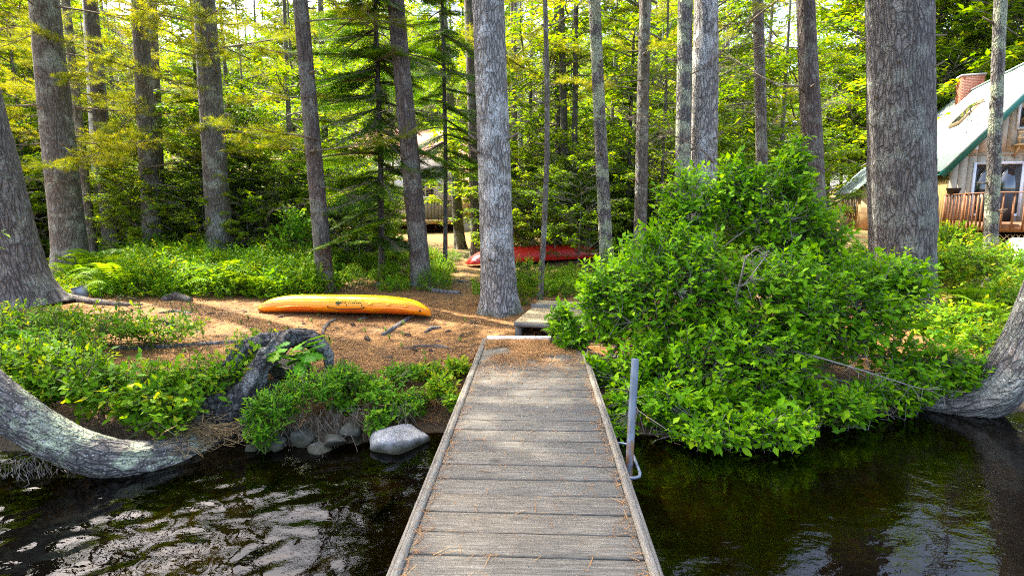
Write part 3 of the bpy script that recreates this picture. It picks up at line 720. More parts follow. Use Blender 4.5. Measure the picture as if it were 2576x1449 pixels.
# near side after flipping: a slightly under/over pi... pick the side that faces the camera
near_a = math.pi if (KM.to_3x3() @ Vector((0, 1, 0))).y > 0 else 0.0
def na(d): return d if near_a == 0.0 else math.pi - d          # d>0 towards deck, d<0 towards keel
def patch(name, s0, s1, d0, d1, mat, off=.004, ns=26, nd=10, taper=2.4):
    S = np.linspace(0, 1, ns); D = np.linspace(0, 1, nd); SS, DD = np.meshgrid(S, D, indexing='ij')
    wid = np.clip(1-np.abs(2*SS-1)**taper, 0, 1); dd = d0 + (d1-d0)*(1-wid*(1-DD))
    P = surf_off(kf, s0+(s1-s0)*SS, np.vectorize(na)(dd), off); V = P.reshape(-1, 3)
    F = [(i*nd+j, (i+1)*nd+j, (i+1)*nd+j+1, i*nd+j+1) for i in range(ns-1) for j in range(nd-1)]
    return kpart(name, V, [F], mat)
patch('cockpit_recess', .17, .43, .10, .9, M['orange'])  # raised orange deck patches; their dark tone stands in for recess shade
patch('cockpit_recess', .50, .70, .18, .9, M['orange'])
patch('cockpit_recess', .72, .93, .12, .9, M['orange'])
def molding(name, s0, s1, d0, mat, r=.006):
    S = np.linspace(s0, s1, 30); P = surf_off(kf, S, np.array([na(d0+.14*abs(2*t-1)**2.4) for t in np.linspace(0, 1, 30)]), .003)
    b = MB(); b.tube(P, r, 6); V, F, T = b.data(); return kpart(name, V, list(F.values()), mat)
molding('rim', .16, .44, .06, M['yellow'], .010); molding('rim', .715, .935, .08, M['yellow'], .010)
S = np.linspace(.02, .98, 60); b = MB(); b.tube(surf_off(kf, S, np.full(60, na(-.2)), .0), .006, 6); V, F, T = b.data(); kpart('seam', V, list(F.values()), M['yellow'])
S = np.linspace(.47, .67, 14); b = MB(); b.tube(surf_off(kf, S, np.array([na(.12+.2*math.sin(math.pi*t)) for t in np.linspace(0,1,14)]), .010), .006, 6); V, F, T = b.data(); kpart('carry_strap', V, list(F.values()), M['strap'])
for s_ in (.47, .67):
    P = [surf_off(kf, np.array([s_]), np.array([na(d)]), .01)[0] for d in (.14, .06, .0)]; b = MB(); b.tube(P, .008, 6); V, F, T = b.data(); kpart('strap_hook', V, list(F.values()), M['strap'])
for s_ in (.705, .80, .89):
    P = surf_off(kf, np.array([s_-.012, s_+.012]), np.array([na(-.08)]*2), .0); b = MB(); b.tube(P, [.016, .016], 10); V, F, T = b.data(); kpart('scupper', V, list(F.values()), M['yellow'])
P = surf_off(kf, np.array([.955, .962]), np.array([na(.1)]*2), .0); b = MB(); b.tube(P, [.018, .018], 10); V, F, T = b.data(); kpart('drain_plug', V, list(F.values()), M['strap'])
TV, TF = text_mesh('Impulse', .125, .25)
def on_hull(V2, s0, d0, sgn=1):                                   # flat lettering laid on the hull, turned half round as in the place
    u, v = V2[:, 0], V2[:, 1]
    xs = (KM.to_3x3() @ Vector((1, 0, 0))).x
    return surf_off(kf, s0 - u/3.02*np.sign(xs), np.array([na(d0 + t) for t in v*3.4]), .003)
kpart('lettering', on_hull(TV, .604, -.16), (TF,), M['ink'])
lf = np.array([(0,-.05),(.02,-.02),(.05,-.03),(.035,.0),(.055,.02),(.025,.02),(.02,.05),(0,.025),(-.02,.05),(-.025,.02),(-.055,.02),(-.035,.0),(-.05,-.03),(-.02,-.02)])
kpart('emblem', on_hull(lf + np.array([.235, .005]), .604, -.16), ([tuple(range(14))],), M['emblem'])
b = MB(); P = [surf_off(kf, np.array([s_]), np.array([na(d)]), .012)[0] for s_, d in ((.005, -.1), (.02, 0), (.03, .3), (.06, .6))]; b.tube(P, .006, 6); V, F, T = b.data(); kpart('toggle_cord', V, list(F.values()), M['strap'])

M['red'] = (lambda m: m.done(m.mix(m.ramp(m.noise(m.coords('Object'), 5, 4), [(.4, 0.0), (.7, .5)]), (.60,.012,.012), (.50,.06,.025)), .4))(NT('red_plastic'))
M['letterwhite'] = plain('faded_white_lettering', (.62,.55,.55), .6, .15)
c0 = hit(1176, 672); c0 = Vector((c0.x, c0.y, 0)); cL = 4.4; cang = math.radians(27)
cf = hull_fn(cL, .86, .38, .02, .03, .42, .13)
can = thing('red_boat', 'upturned red boat with white lettering on its bow behind the pale pine', 'boat', (c0.x + math.cos(cang)*cL/2, c0.y + math.sin(cang)*cL/2, 0), 0)
CMx = Matrix.Rotation(cang, 4, 'Z') @ Matrix.Rotation(math.pi, 4, 'X')
V, F = loft(cf, 40, 28); o = obj('hull', mesh('hull', V, [np.array(f) for f in F], smooth=True), M['red'], can); o.matrix_local = CMx
can.location.z = h1(can.location.x-1.5, can.location.y-.8) + .13
TV, TF = text_mesh('DIRIGO', .2)
u = TV[:, 0]-TV[:, 0].min(); P = surf_off(cf, .018 + u/cL, math.pi*0 + np.where(True, -(.42 - TV[:, 1]*2.6), 0) % (2*math.pi), .004)
# choose the flank that faces the camera
if (CMx.to_3x3() @ Vector((0, 1, 0))).y > 0: P = P*np.array([1, -1, 1])
o = obj('lettering', poly_mesh('lettering', P, TF), M['letterwhite'], can); o.matrix_local = CMx
def small_boat(name, label, col, px, py, y, L, ang):
    p = R(px, py, y); f_ = hull_fn(L, .7, .22, .1); V, F = loft(f_, 26, 18)
    o = obj(name, mesh(name, V, [np.array(f) for f in F], smooth=True), plain(name+'_plastic', col, .4, .15)); o.location = p; o.rotation_euler = (0, 0, ang); return tag(o, label, 'boat')
small_boat('blue_kayak', 'blue kayak resting on the porch rail of the red cabin', (.01,.12,.42), 470, 552, 26.3, 2.6, .24)
small_boat('red_kayak', 'red kayak stored under the porch of the red cabin', (.50,.02,.02), 455, 606, 26.3, 3.2, .24)

# ------------------------------------------------------------------ branches shared by the trees
def pine_branch(L, seed, ntuft=1.25, dens=16):
    r = np.random.default_rng(seed); tw = MB(); A, B, ra, rb = [], [], [], []
    n = 10; T = np.linspace(0, 1, n); bend = r.uniform(-.12, .22)
    ax = np.stack([T*L, .10*L*np.sin(T*3+r.uniform(0, 6)), bend*L*(T**2) - .05*L*T], -1); tw.tube(ax, .015*(1-T)*L/2+.003, 5)
    tips, dirs = [], []
    for i in range(int(22*L/2)):
        t = r.uniform(.25, 1.0)**.8; p = np.array([np.interp(t, T, ax[:, k]) for k in range(3)]); sd = r.choice([-1, 1])
        d = np.array([r.uniform(.3, .9), sd*r.uniform(.4, 1), r.uniform(-.25, .35)]); d /= np.linalg.norm(d); ln = L*.30*(1.15-t)*r.uniform(.6, 1.3)+.12
        A.append(p); B.append(p+d*ln); ra.append(.006); rb.append(.002)
        m = max(2, int(ln/.085*ntuft))
        for k in range(m):
            q = p + d*ln*((k+1)/m); tips.append(q); e = d + r.normal(size=3)*.28; dirs.append(e/np.linalg.norm(e))
            if r.random() < .5:
                e2 = d + np.cross(d, [0,0,1])*r.choice([-1,1])*.8 + r.normal(size=3)*.15; e2 /= np.linalg.norm(e2); q2 = q + e2*.09
                A.append(q); B.append(q2); ra.append(.003); rb.append(.0015); tips.append(q2); dirs.append(e2)
    V, F = prisms(A, B, np.array(ra), np.array(rb)); tw.add(V, F)
    tips, dirs = np.array(tips), np.array(dirs); m = len(tips)
    P = np.repeat(tips, dens, 0) - np.repeat(dirs, dens, 0)*r.uniform(0, .04, (m*dens, 1)); D = nrm(np.repeat(dirs, dens, 0)*.75 + nrm(r.normal(size=(m*dens, 3)))*.75)
    nv, nf = leaves(P, D, nrm(r.normal(size=(m*dens, 3))), r.uniform(.07, .125, m*dens), NEEDLE)
    tint = np.repeat(np.clip(np.repeat(r.normal(.5, .2, m), dens) + r.normal(0, .12, m*dens), 0, 1), 3)
    return tw.data(), (nv, {3: nf[0]}, tint)
def fir_branch(L, seed):
    r = np.random.default_rng(seed); tw = MB(); n = 8; T = np.linspace(0, 1, n)
    ax = np.stack([T*L, .03*L*np.sin(T*4), -.22*L*T**1.4 + .06*L*T**4], -1); tw.tube(ax, .014*(1-T)*L+.003, 4)
    A, B = [], []
    P, D = [], []
    for i in range(int(26*L)+6):
        t = (i+.5)/(int(26*L)+6); p = np.array([np.interp(t, T, ax[:, k]) for k in range(3)]); ln = .46*L*(1.05-t)*(.35+.65*min(1, t*4))*r.uniform(.7, 1.2)+.05
        for sd in (-1, 1):
            d = np.array([.72, sd*.72, -.14+r.uniform(-.1, .1)]); d /= np.linalg.norm(d); A.append(p); B.append(p+d*ln)
            m = max(3, int(ln/.022)); tt = np.linspace(.08, 1, m)[:, None]
            for s2 in (-1, 1):
                side = np.cross(d, [0, 0, 1])*s2
                P.append(p + d*ln*tt); D.append(np.tile(d*.55+side*.8, (m, 1)) + r.normal(0, .12, (m, 3)))
            if ln > .2:
                for s2 in (-1, 1):
                    for u in (.35, .6):
                        q = p+d*ln*u; e = d*.7 + np.cross(d, [0,0,1])*s2*.7; e /= np.linalg.norm(e); l2 = ln*.4*(1.1-u)
                        m2 = max(3, int(l2/.022)); t2 = np.linspace(.1, 1, m2)[:, None]
                        for s3 in (-1, 1):
                            P.append(q+e*l2*t2); D.append(np.tile(e*.55+np.cross(e, [0,0,1])*s3*.8, (m2, 1)) + r.normal(0, .12, (m2, 3)))
    P, D = np.concatenate(P), nrm(np.concatenate(D)); V, F = prisms(A, B, np.full(len(A), .003), np.full(len(A), .001)); tw.add(V, F)
    N = np.tile([0, 0, 1.], (len(P), 1)) + r.normal(0, .25, (len(P), 3))
    nv, nf = leaves(P, D, N, r.uniform(.028, .042, len(P)), FIRN); tint = np.repeat(np.clip(r.normal(.42, .2, len(P)), 0, 1), 4)
    return tw.data(), (nv, {4: nf[0]}, tint)
def leafy_branch(L, seed, size=.135, n=84, templ=LEAF4):
    r = np.random.default_rng(seed); tw = MB(); T = np.linspace(0, 1, 7)
    ax = np.stack([T*L, .12*L*np.sin(T*3+r.uniform(0, 6)), .16*L*np.sin(T*2.2)], -1); tw.tube(ax, .016*(1-T)*L+.003, 4)
    A, B, P, D = [], [], [], []
    for i in range(int(n/7)+1):
        t = r.uniform(.2, 1); p = np.array([np.interp(t, T, ax[:, k]) for k in range(3)]); d = np.array([.7, r.uniform(-1, 1), r.uniform(-.3, .5)]); d /= np.linalg.norm(d); ln = L*.33*r.uniform(.5, 1.1)
        A.append(p); B.append(p+d*ln); q = 7; tt = np.linspace(.2, 1, q)[:, None]; P.append(p+d*ln*tt + r.normal(0, .015, (q, 3)))
        D.append(d*.5 + np.cross(d, [0,0,1])*np.array([[(-1)**k] for k in range(q)])*.9 + r.normal(0, .25, (q, 3)) + np.array([0,0,-.2]))
    P, D = np.concatenate(P), nrm(np.concatenate(D)); V, F = prisms(A, B, np.full(len(A), .005), np.full(len(A), .002)); tw.add(V, F)
    N = np.array([0, 0, 1.]) + r.normal(0, .38, (len(P), 3)); nv, nf = leaves(P, D, N, size*r.uniform(.65, 1.2, len(P)), templ)
    tint = np.repeat(np.clip(r.normal(.5, .22, len(P)), 0, 1), len(templ[0])); return tw.data(), (nv, {templ[1].shape[1]: nf[0]}, tint)
def bare_branch(L, seed):
    r = np.random.default_rng(seed); tw = MB(); T = np.linspace(0, 1, 9)
    ax = np.stack([T*L, .12*L*np.sin(T*4+r.uniform(0, 6)), r.uniform(-.25, .3)*L*T**1.5], -1); tw.tube(ax, .009*(1-T)*L/1.5+.0025, 5)
    A, B = [], []
    for i in range(int(12*L)+3):
        t = r.uniform(.2, 1); p = np.array([np.interp(t, T, ax[:, k]) for k in range(3)]); d = np.array([.75, r.uniform(-1, 1), r.uniform(-.6, .4)]); d /= np.linalg.norm(d); q = p + d*L*r.uniform(.12, .35)
        A.append(p); B.append(q)
        for k in range(2):
            e = d + r.normal(0, .6, 3); e /= np.linalg.norm(e); A.append(p+(q-p)*r.uniform(.4, 1)); B.append(A[-1]+e*L*r.uniform(.05, .15))
    V, F = prisms(A, B, np.full(len(A), .005), np.full(len(A), .0018)); tw.add(V, F); return tw.data(), None
def two_mat_mesh(name, wood, leaf, mw, ml):
    """one branch: its wood and its foliage"""
    Vw, Fw, Tw = wood
    if leaf is None: me = mesh(name, Vw, list(Fw.values()), Tw); me.materials.append(mw); return me
    Vl, Fl, Tl = leaf; fl = list(Fw.values()) + [f+len(Vw) for f in Fl.values()]
    me = mesh(name, np.concatenate([Vw, Vl]), fl, np.concatenate([Tw, Tl])); me.materials.append(mw); me.materials.append(ml)
    nw = sum(len(f) for f in Fw.values()); mi = np.zeros(len(me.polygons), np.int32); mi[nw:] = 1; me.polygons.foreach_set('material_index', mi); me.update(); return me
pine_src = [pine_branch(L, 100+i) for i, L in enumerate((1.5, 2.0, 2.4, 1.8, 2.8))]
fir_src = [fir_branch(L, 200+i) for i, L in enumerate((1.0, 1.3, .8))]
leaf_src = [leafy_branch(L, 300+i) for i, L in enumerate((1.0, 1.3, .9))]
bare_src = [bare_branch(L, 400+i) for i, L in enumerate((1.2, 1.7, .9, 2.2))]
PB = [two_mat_mesh('branch', a, b, M['deadtwig'], M['pine']) for a, b in pine_src]
FB = [two_mat_mesh('branch', a, b, M['deadtwig'], M['fir']) for a, b in fir_src]
LB = [two_mat_mesh('branch', a, b, M['twig'], M['maple']) for a, b in leaf_src]
DB = [two_mat_mesh('dead_branch', a, b, M['deadtwig'], None) for a, b in bare_src]
def xform(V, loc, az, el, sc, roll=0):
    Mx = Matrix.Rotation(az, 3, 'Z') @ Matrix.Rotation(-el, 3, 'Y') @ Matrix.Rotation(roll, 3, 'X'); return (np.array(Mx) @ (V*sc).T).T + np.array(loc)
def crown_mesh(name, parts, mw, ml):
    """parts: list of (source, loc, az, el, scale)"""
    w_, l_ = MB(), MB()
    for (wd, lf_), loc, az, el, sc in parts:
        w_.add(xform(wd[0], loc, az, el, sc), list(wd[1].values()), wd[2])
        if lf_ is not None: l_.add(xform(lf_[0], loc, az, el, sc), list(lf_[1].values()), np.clip(lf_[2] + rng.normal(0, .1), 0, 1))
    return two_mat_mesh(name, w_.data(), l_.data() if l_.n else None, mw, ml)
def fir_crown(h, z0, rad, n, seed):
    r = random.Random(seed); ps = []
    for i in range(n):
        t = (i+r.random())/n; z = z0 + (h-z0)*t; ps.append((r.choice(fir_src), (0, 0, z), i*2.4+r.uniform(-.4, .4), r.uniform(-.1, .25)+.3*t, rad*(1.05-t)*r.uniform(.7, 1.15)+.15))
    return crown_mesh('crown', ps, M['deadtwig'], M['fir'])
def leaf_crown(h, z0, rad, n, seed):
    r = random.Random(seed); ps = []
    for i in range(n):
        t = r.random()**.9; z = z0 + (h-z0)*t; az = r.uniform(0, 6.28); rr = rad*math.sqrt(r.random())*(1-.55*t**2)*.85
        ps.append((r.choice(leaf_src), (rr*math.cos(az), rr*math.sin(az), z + r.uniform(-.2, .2)), az+r.uniform(-1, 1), r.uniform(-.2, .4), r.uniform(.8, 1.35)))
    for i in range(9):                                             # limbs
        az = i*2.4; z = z0*.8+(h-z0)*i/12; L = rad*.9
        ps.append((bare_src[1], (0, 0, z), az, .55, L/1.7))
    return crown_mesh('crown', ps, M['twig'], M['maple'])
def pine_crown(h, z0, rad, n, seed):
    r = random.Random(seed); ps = []
    for i in range(n):
        t = (i+r.random())/n; z = z0 + (h-z0)*t; ps.append((r.choice(pine_src), (0, 0, z), i*2.4+r.uniform(-.4, .4), r.uniform(-.1, .35), (rad*(1-.6*t)*r.uniform(.6, 1.1)+.4)/2.0))
    return crown_mesh('crown', ps, M['deadtwig'], M['pine'])
FIRC = [fir_crown(7.0, .5, 1.5, 50, 1), fir_crown(9.0, 1.2, 1.6, 52, 2), fir_crown(3.2, .15, 1.0, 34, 3)]
LEAFC = [leaf_crown(7.5, 1.2, 1.9, 150, 11), leaf_crown(9.5, 2.2, 2.3, 190, 12), leaf_crown(4.2, .5, 1.4, 90, 13), leaf_crown(6.0, .8, 1.7, 120, 14)]
PINEC = [pine_crown(9.0, 0, 2.6, 34, 21), pine_crown(10.0, 0, 2.2, 30, 22)]

# ------------------------------------------------------------------ tree trunks
def trunk_mesh(pts, rad, k=30, flare=.45, rough=.05, seed=0, ridges=True, amp=.075):
    """pts: path in local coordinates; bark relief is real geometry"""
    P = np.array([tuple(p) for p in pts], float); L = np.concatenate([[0], np.cumsum(np.linalg.norm(np.diff(P, axis=0), axis=1))])
    n = int(min(150, max(16, L[-1]/.11))); s = np.linspace(0, 1, n)**1.35*L[-1]
    Q = np.stack([np.interp(s, L, P[:, j]) for j in range(3)], -1)
    if len(P) > 2:
        for _ in range(3): Q[1:-1] = (Q[:-2]+2*Q[1:-1]+Q[2:])/4
    r = np.interp(s, L, rad)
    V, F = tube(Q, 1.0, k, True); V = V.reshape(n, k, 3); D = V - Q[:, None]
    a = np.arange(k)/k*2*math.pi
    fl = 1 + flare*np.exp(-s/.28)[:, None]*(1+.45*np.sin(a*4+seed)[None]+.2*np.sin(a*7+seed*2)[None])
    pn = np.stack([np.cos(a)[None]*1.6+0*s[:, None], np.sin(a)[None]*1.6+0*s[:, None], s[:, None]*.6+0*a[None]], -1)
    bump = 1 + amp*fbm(pn+seed*3.1, 3, seed)
    if ridges:
        pr = np.stack([np.cos(a)[None]*7+0*s[:, None], np.sin(a)[None]*7+0*s[:, None], s[:, None]*3.2+0*a[None]], -1); bump = bump + rough*(np.abs(fbm(pr, 2, seed+5))-.2)
    V = Q[:, None] + D*(r[:, None]*fl*bump)[..., None]
    me = mesh('trunk', V.reshape(-1, 3), F, smooth=True); rm = float(np.mean(r))
    bv = np.stack([np.cos(a)[None]*rm+0*s[:, None], np.sin(a)[None]*rm+0*s[:, None], s[:, None]+0*a[None]], -1).reshape(-1, 3)
    at = me.attributes.new('bark', 'FLOAT_VECTOR', 'POINT'); at.data.foreach_set('vector', np.ascontiguousarray(bv, dtype=np.float32).ravel()); return me
used_lab = set()
def near_tree(name, label, base, topx, wpx, mat='bark', y=None, Ht=17, bend=0, k=30, crown=None, pines=(), dead=0, cat='tree', flare=.45, seed=None, taper=.45, firs=(), crown_z=9, upright=None, crown_n=1, crown_s=1.0):
    seed = seed if seed is not None else random.randrange(1000)
    if y is None: B = hit(*base)
    else: B = R(base[0], base[1], y); B.z = h1(B.x, B.y)
    B.z -= .06; T = R(topx, 0, B.y); d = (T-B)/(T.z-B.z); r0 = wpx/FPX*depth_of(B)/2
    root = thing(name, label, cat, B)
    zs = np.linspace(0, Ht, 9); wob = [Vector((bend*math.sin(z*.55+seed), bend*math.sin(z*.4+seed*2), 0))-Vector((bend*math.sin(seed), bend*math.sin(seed*2), 0)) for z in zs]
    pts = [d*z + w_ for z, w_ in zip(zs, wob)]
    if upright: pts = [p if z <= upright else d*upright + Vector((.10*(z-upright), d.y*(z-upright), z-upright)) for p, z in zip(pts, zs)]
    rad = [r0*(1-(1-taper)*z/Ht) for z in zs]
    obj('trunk', trunk_mesh(pts, rad, k, flare, .06, seed), M[mat], root)
    def at(z): return Vector([float(np.interp(z, zs, [p[i] for p in pts])) for i in range(3)])
    for z, az, sc in pines: inst('branch', random.choice(PB), root, at(z), (0, -random.uniform(-.15, .25), az), sc)
    for z, az, sc in firs: inst('branch', random.choice(FB), root, at(z), (0, -random.uniform(-.1, .2), az), sc)
    for i in range(7 if wpx > 25 else 3):
        z = random.uniform(.9, 6); az = random.uniform(2.6, 6.8); rr_ = r0*(1-(1-taper)*z/Ht)*.9
        inst('branch_stub', STUB, root, at(z) + Vector((math.cos(az)*rr_, math.sin(az)*rr_, 0)), (0, random.uniform(-.4, .2), az), random.uniform(.6, 1.5))
    for i in range(dead):
        z = random.uniform(1.6, 7.5); inst('dead_branch', random.choice(DB), root, at(z), (random.uniform(-1, 1), -random.uniform(-.2, .45), random.uniform(0, 6.28)), random.uniform(.5, 1.1))
    for q_ in range(crown_n if crown is not None else 0): inst('crown', PINEC[(crown+q_) % 2], root, at(crown_z+q_*.4), (0, 0, random.uniform(0, 6)), random.uniform(.8, 1.0)*crown_s)
    root['r0'] = r0
    return root
stub_mb = MB(); stub_mb.tube([(0,0,0),(.08,0,.01),(.16,.01,.03)], [.02,.012,.008], 6); STUB = stub_mb.mesh('branch_stub'); STUB.materials.append(M['deadtwig'])
def rb_(n, z0, z1, sc=(.6, 1.1), az=None):
    return [(random.uniform(z0, z1), random.uniform(*(az or (0, 6.28))), random.uniform(*sc)) for _ in range(n)]
near_tree('pine_tree', 'massive leaning pine with dark furrowed bark and flared base above the bucket', (58, 765), -145, 135, 'bark_big', Ht=17, k=48, flare=.42, crown=1, seed=3, taper=.6, upright=5.5, crown_n=4, crown_s=1.55, crown_z=8.0)  # crowns out of view, set upright, enlarged and stacked to shade the dock
near_tree('pine_tree', 'thick grey pine beside the massive leaning pine, ferns at its foot', (182, 688), 110, 76, 'bark', pines=rb_(20, 2.2, 6.5, (.8, 1.35)), dead=5, seed=4, flare=.3)
near_tree('pine_tree', 'slim pine between the thick grey pine and the birch', (236, 668), 165, 22, 'bark', y=16, dead=5, pines=rb_(9, 3, 7, (.7,1.2)), seed=5)
near_tree('birch_tree', 'white birch trunk among the pines before the red cabin', (252, 655), 215, 17, 'birch', y=18, dead=2, seed=6, flare=.15)
near_tree('pine_tree', 'bare dark pine trunk just beside the white birch', (284, 664), 228, 38, 'bark_dark', y=16.5, dead=4, pines=rb_(10, 2.6, 7, (.7,1.2)), seed=7)
near_tree('pine_tree', 'grey pine with a slimmer twin touching it, beside the red cabin', (386, 652), 350, 44, 'bark', y=15.5, pines=rb_(22, 2.4, 7, (.8, 1.35)), dead=3, seed=8)
near_tree('pine_tree', 'slim pine growing close behind a thicker grey pine by the red cabin', (409, 645), 383, 23, 'bark', y=16.5, dead=3, pines=rb_(8, 3.4, 7.5), seed=9)
near_tree('pine_tree', 'straight brown pine standing in the blueberry thicket, alone', (556, 640), 513, 62, 'bark', y=15, pines=rb_(20, 2.8, 7.5, (.8, 1.35)), dead=5, seed=10, flare=.25)
near_tree('pine_tree', 'leaning dark pine right behind the yellow kayak', (820, 732), 755, 42, 'bark_brown', pines=rb_(14, 2.8, 6, (.6, 1.1)), dead=4, crown=1, crown_n=2, crown_s=1.15, crown_z=8.2, seed=11, flare=.3)
near_tree('pine_tree', 'thin pine behind the leaning dark pine by the kayak', (828, 640), 806, 17, 'bark_dark', y=19, dead=6, pines=rb_(4, 4, 9), seed=12)
near_tree('pine_tree', 'dark brown pine rising out of fir branches before the cottage', (1062, 716), 995, 48, 'bark_brown', dead=6, crown=0, seed=13, flare=.32)
near_tree('pine_tree', 'sunlit trunk close to the cream wall of the cottage', (1158, 622), 1112, 26, 'bark', y=19.5, dead=5, seed=14)
near_tree('pine_tree', 'big pale grey pine with mossy foot beside the dock end', (1256, 786), 1228, 84, 'bark_pale', Ht=18, k=56, flare=.34, crown=1, seed=15, taper=.62, crown_z=10)
near_tree('pine_tree', 'brown trunk standing close behind the big pale pine', (1203, 650), 1181, 33, 'bark_brown', y=17, dead=4, crown=None, seed=16)
near_tree('birch_tree', 'slender birch behind the red boat', (1316, 640), 1300, 14, 'birch', y=20, dead=2, seed=17, flare=.1)
near_tree('pine_tree', 'slender brown trunk next to the slender birch behind the red boat', (1302, 640), 1290, 18, 'bark_brown', y=21, dead=9, pines=rb_(6, 5, 9), seed=18)
near_tree('young_tree', 'very thin crooked grey stem rising beside the wooden platform', (1357, 752), 1374, 15, 'bark', Ht=11, bend=.10, dead=2, seed=19, flare=.2, k=14)
near_tree('pine_tree', 'thin dark trunk pressed against its thicker neighbour behind the red boat', (1408, 612), 1398, 15, 'bark_dark', y=18.5, dead=8, seed=20)
near_tree('pine_tree', 'dark straight pine behind the red boat with a thinner neighbour', (1427, 612), 1411, 20, 'bark_dark', y=18, dead=10, pines=rb_(6, 5, 8), seed=21)
near_tree('pine_tree', 'grey lichen covered pine rising behind the edge of the big bush', (1530, 660), 1495, 34, 'bark_lichen', y=12.5, dead=5, crown=1, seed=22)
near_tree('pine_tree', 'plain grey pine between the lichen pine and the twin trunks', (1610, 640), 1623, 33, 'bark', y=14, dead=6, pines=rb_(5, 4, 8), seed=23)
near_tree('pine_tree', 'lichen spotted slimmer trunk of the twin pines behind the bush', (1716, 700), 1724, 40, 'bark_lichen', y=11.0, dead=3, seed=24)
near_tree('pine_tree', 'thicker grey trunk of the twin pines behind the bush', (1768, 700), 1777, 66, 'bark_pale', y=11.3, dead=4, crown=0, seed=25, k=40)
near_tree('pine_tree', 'medium grey pine behind the bush between twin and brown trunks', (1925, 700), 1907, 30, 'bark', y=12.5, dead=6, pines=rb_(5, 4.5, 8), seed=26)
near_tree('pine_tree', 'ridged brown trunk with a burl behind the top of the bush', (2066, 700), 2042, 50, 'bark_brown', y=11.5, dead=5, crown=None, bend=.06, seed=27, k=40)
near_tree('pine_tree', 'huge grey plated pine trunk in front of the green roofed house', (2275, 745), 2264, 146, 'bark_big', y=9.3, Ht=19, k=64, flare=.22, crown=None, seed=28, taper=.7)
near_tree('pine_tree', 'slim lichen grey trunk in front of the deck and patio door', (2496, 690), 2517, 31, 'bark_lichen', y=10.5, dead=1, seed=29, flare=.2)

# curved trunks over the water
def curved(name, label, path, rad, mat, k=40, seed=1):
    pts = [R(*p) for p in path]; B = pts[0].copy(); root = thing(name, label, 'tree', B)
    # resample smoothly
    P = np.array([tuple(p-B) for p in pts]); t = np.arange(len(P)); tt = np.linspace(0, len(P)-1, 40)
    Q = np.stack([np.interp(tt, t, P[:, j]) for j in range(3)], -1)
    for _ in range(10): Q[1:-1] = (Q[:-2]+2*Q[1:-1]+Q[2:])/4
    rr = np.interp(tt, t, rad)
    obj('trunk', trunk_mesh(Q, rr[np.round(np.linspace(0, 39, 40)).astype(int)], k, 0, .14, seed, True, .20), M[mat], root); return root
S_TREE = curved('bent_tree', 'bent lichen covered trunk lying over the water before growing upward', [(680,1085,5.9),(560,1120,5.25),(450,1158,4.75),(350,1172,4.5),(250,1158,4.4),(120,1108,4.32),(0,1014,4.35),(-120,905,4.4),(-260,780,4.5),(-380,560,4.6),(-450,300,4.7),(-500,-300,4.9)], [.26,.22,.18,.165,.16,.16,.16,.155,.155,.15,.145,.14], 'bark_lichen', seed=2)
Q_TREE = curved('bent_tree', 'grey trunk curving up out of the water past the bush', [(2230,1005,6.2),(2330,1018,6.0),(2440,1030,5.8),(2510,1000,5.75),(2555,910,5.8),(2610,780,5.9),(2680,600,6.0),(2780,300,6.1),(2920,-300,6.2)], [.10,.13,.18,.225,.215,.20,.19,.18,.16], 'bark_big', seed=6)

# ------------------------------------------------------------------ forest behind
SECT = [(330, 'between the massive leaning pine and the birch'), (560, 'around the red cabin'), (830, 'behind the blueberry thicket'), (1020, 'beside the white cottage, past the kayak'), (1260, 'behind the white cottage and fir'), (1480, 'behind the red boat'), (1700, 'between the lichen pine and the twin pines'), (1920, 'behind the twin pines'), (2190, 'behind the ridged brown trunk'), (9999, 'around the green roofed house')]
def sector(x, y):
    p = px_of((x, y, 1.0))[0]
    for a, t in SECT:
        if p < a: return t
def ok_spot(x, y):
    p = px_of((x, y, .5))
    if 1985 < p[0] < 2800 and y < 31: return False
    if 15.5 < x < 40 and 14 < y < 42: return False                 # house
    if -11 < x < .5 and 22.0 < y < 33.5: return False
    if 1010 < p[0] < 1250 and y < 30: return False
    if -18 < x < -10 and 25.8 < y < 33: return False
    if 430 < p[0] < 520 and y < 27: return False
    return True
def forest(name, label, group, n, yr, trunk, crowns, sr, cat='tree', cmat=None, zoff=0, th=9, spread=.98, tw=.07, seedv=1, gapok=True):
    r = random.Random(seedv); k = 0; tries = 0; pts = []
    tm = trunk_mesh([(0,0,0), (.05,.03,th*.5), (0,.1,th)], [tw, tw*.8, tw*.3], 10, .2, .05, seedv, False); tm.materials.append(M[trunk])
    while k < n and tries < 6000:
        tries += 1; y = math.sqrt(r.uniform(yr[0]**2, yr[1]**2)); x = r.uniform(-1, 1)*(y*spread+2)
        if not ok_spot(x, y) or any((x-a)**2+(y-b)**2 < .8 for a, b in pts): continue
        bearing = math.degrees(math.atan2(x, y)); sc = r.uniform(*sr); cm = r.choice(crowns) if crowns else None
        if 34 < bearing < 46 and (CAMZ + math.hypot(x, y)*math.tan(math.radians(21))) < 10*sc: continue
        if 'fir' in name and bearing > 27: continue
        pts.append((x, y)); z = h1(x, y)-.05
        sct = sector(x, y); root = thing(name, label + ' ' + sct, cat, (x, y, z), r.uniform(0, 6.28), group + ' ' + sct)
        inst('trunk', tm, root, (0,0,0), (0,0,0), sc)
        if cm: inst('crown', cm, root, (0, 0, zoff*sc), (0, 0, 0), sc)
        k += 1
    return pts
forest('fir_tree', 'dark green fir tree', 'dark firs', 22, (17, 34), 'bark_dark', FIRC[:2], (.7, 1.15), seedv=2)
forest('leafy_tree', 'sunlit yellow green leafy tree', 'leafy trees', 70, (16.5, 36), 'bark', LEAFC+[LEAFC[2]]*2, (.8, 1.25), th=8, seedv=3)
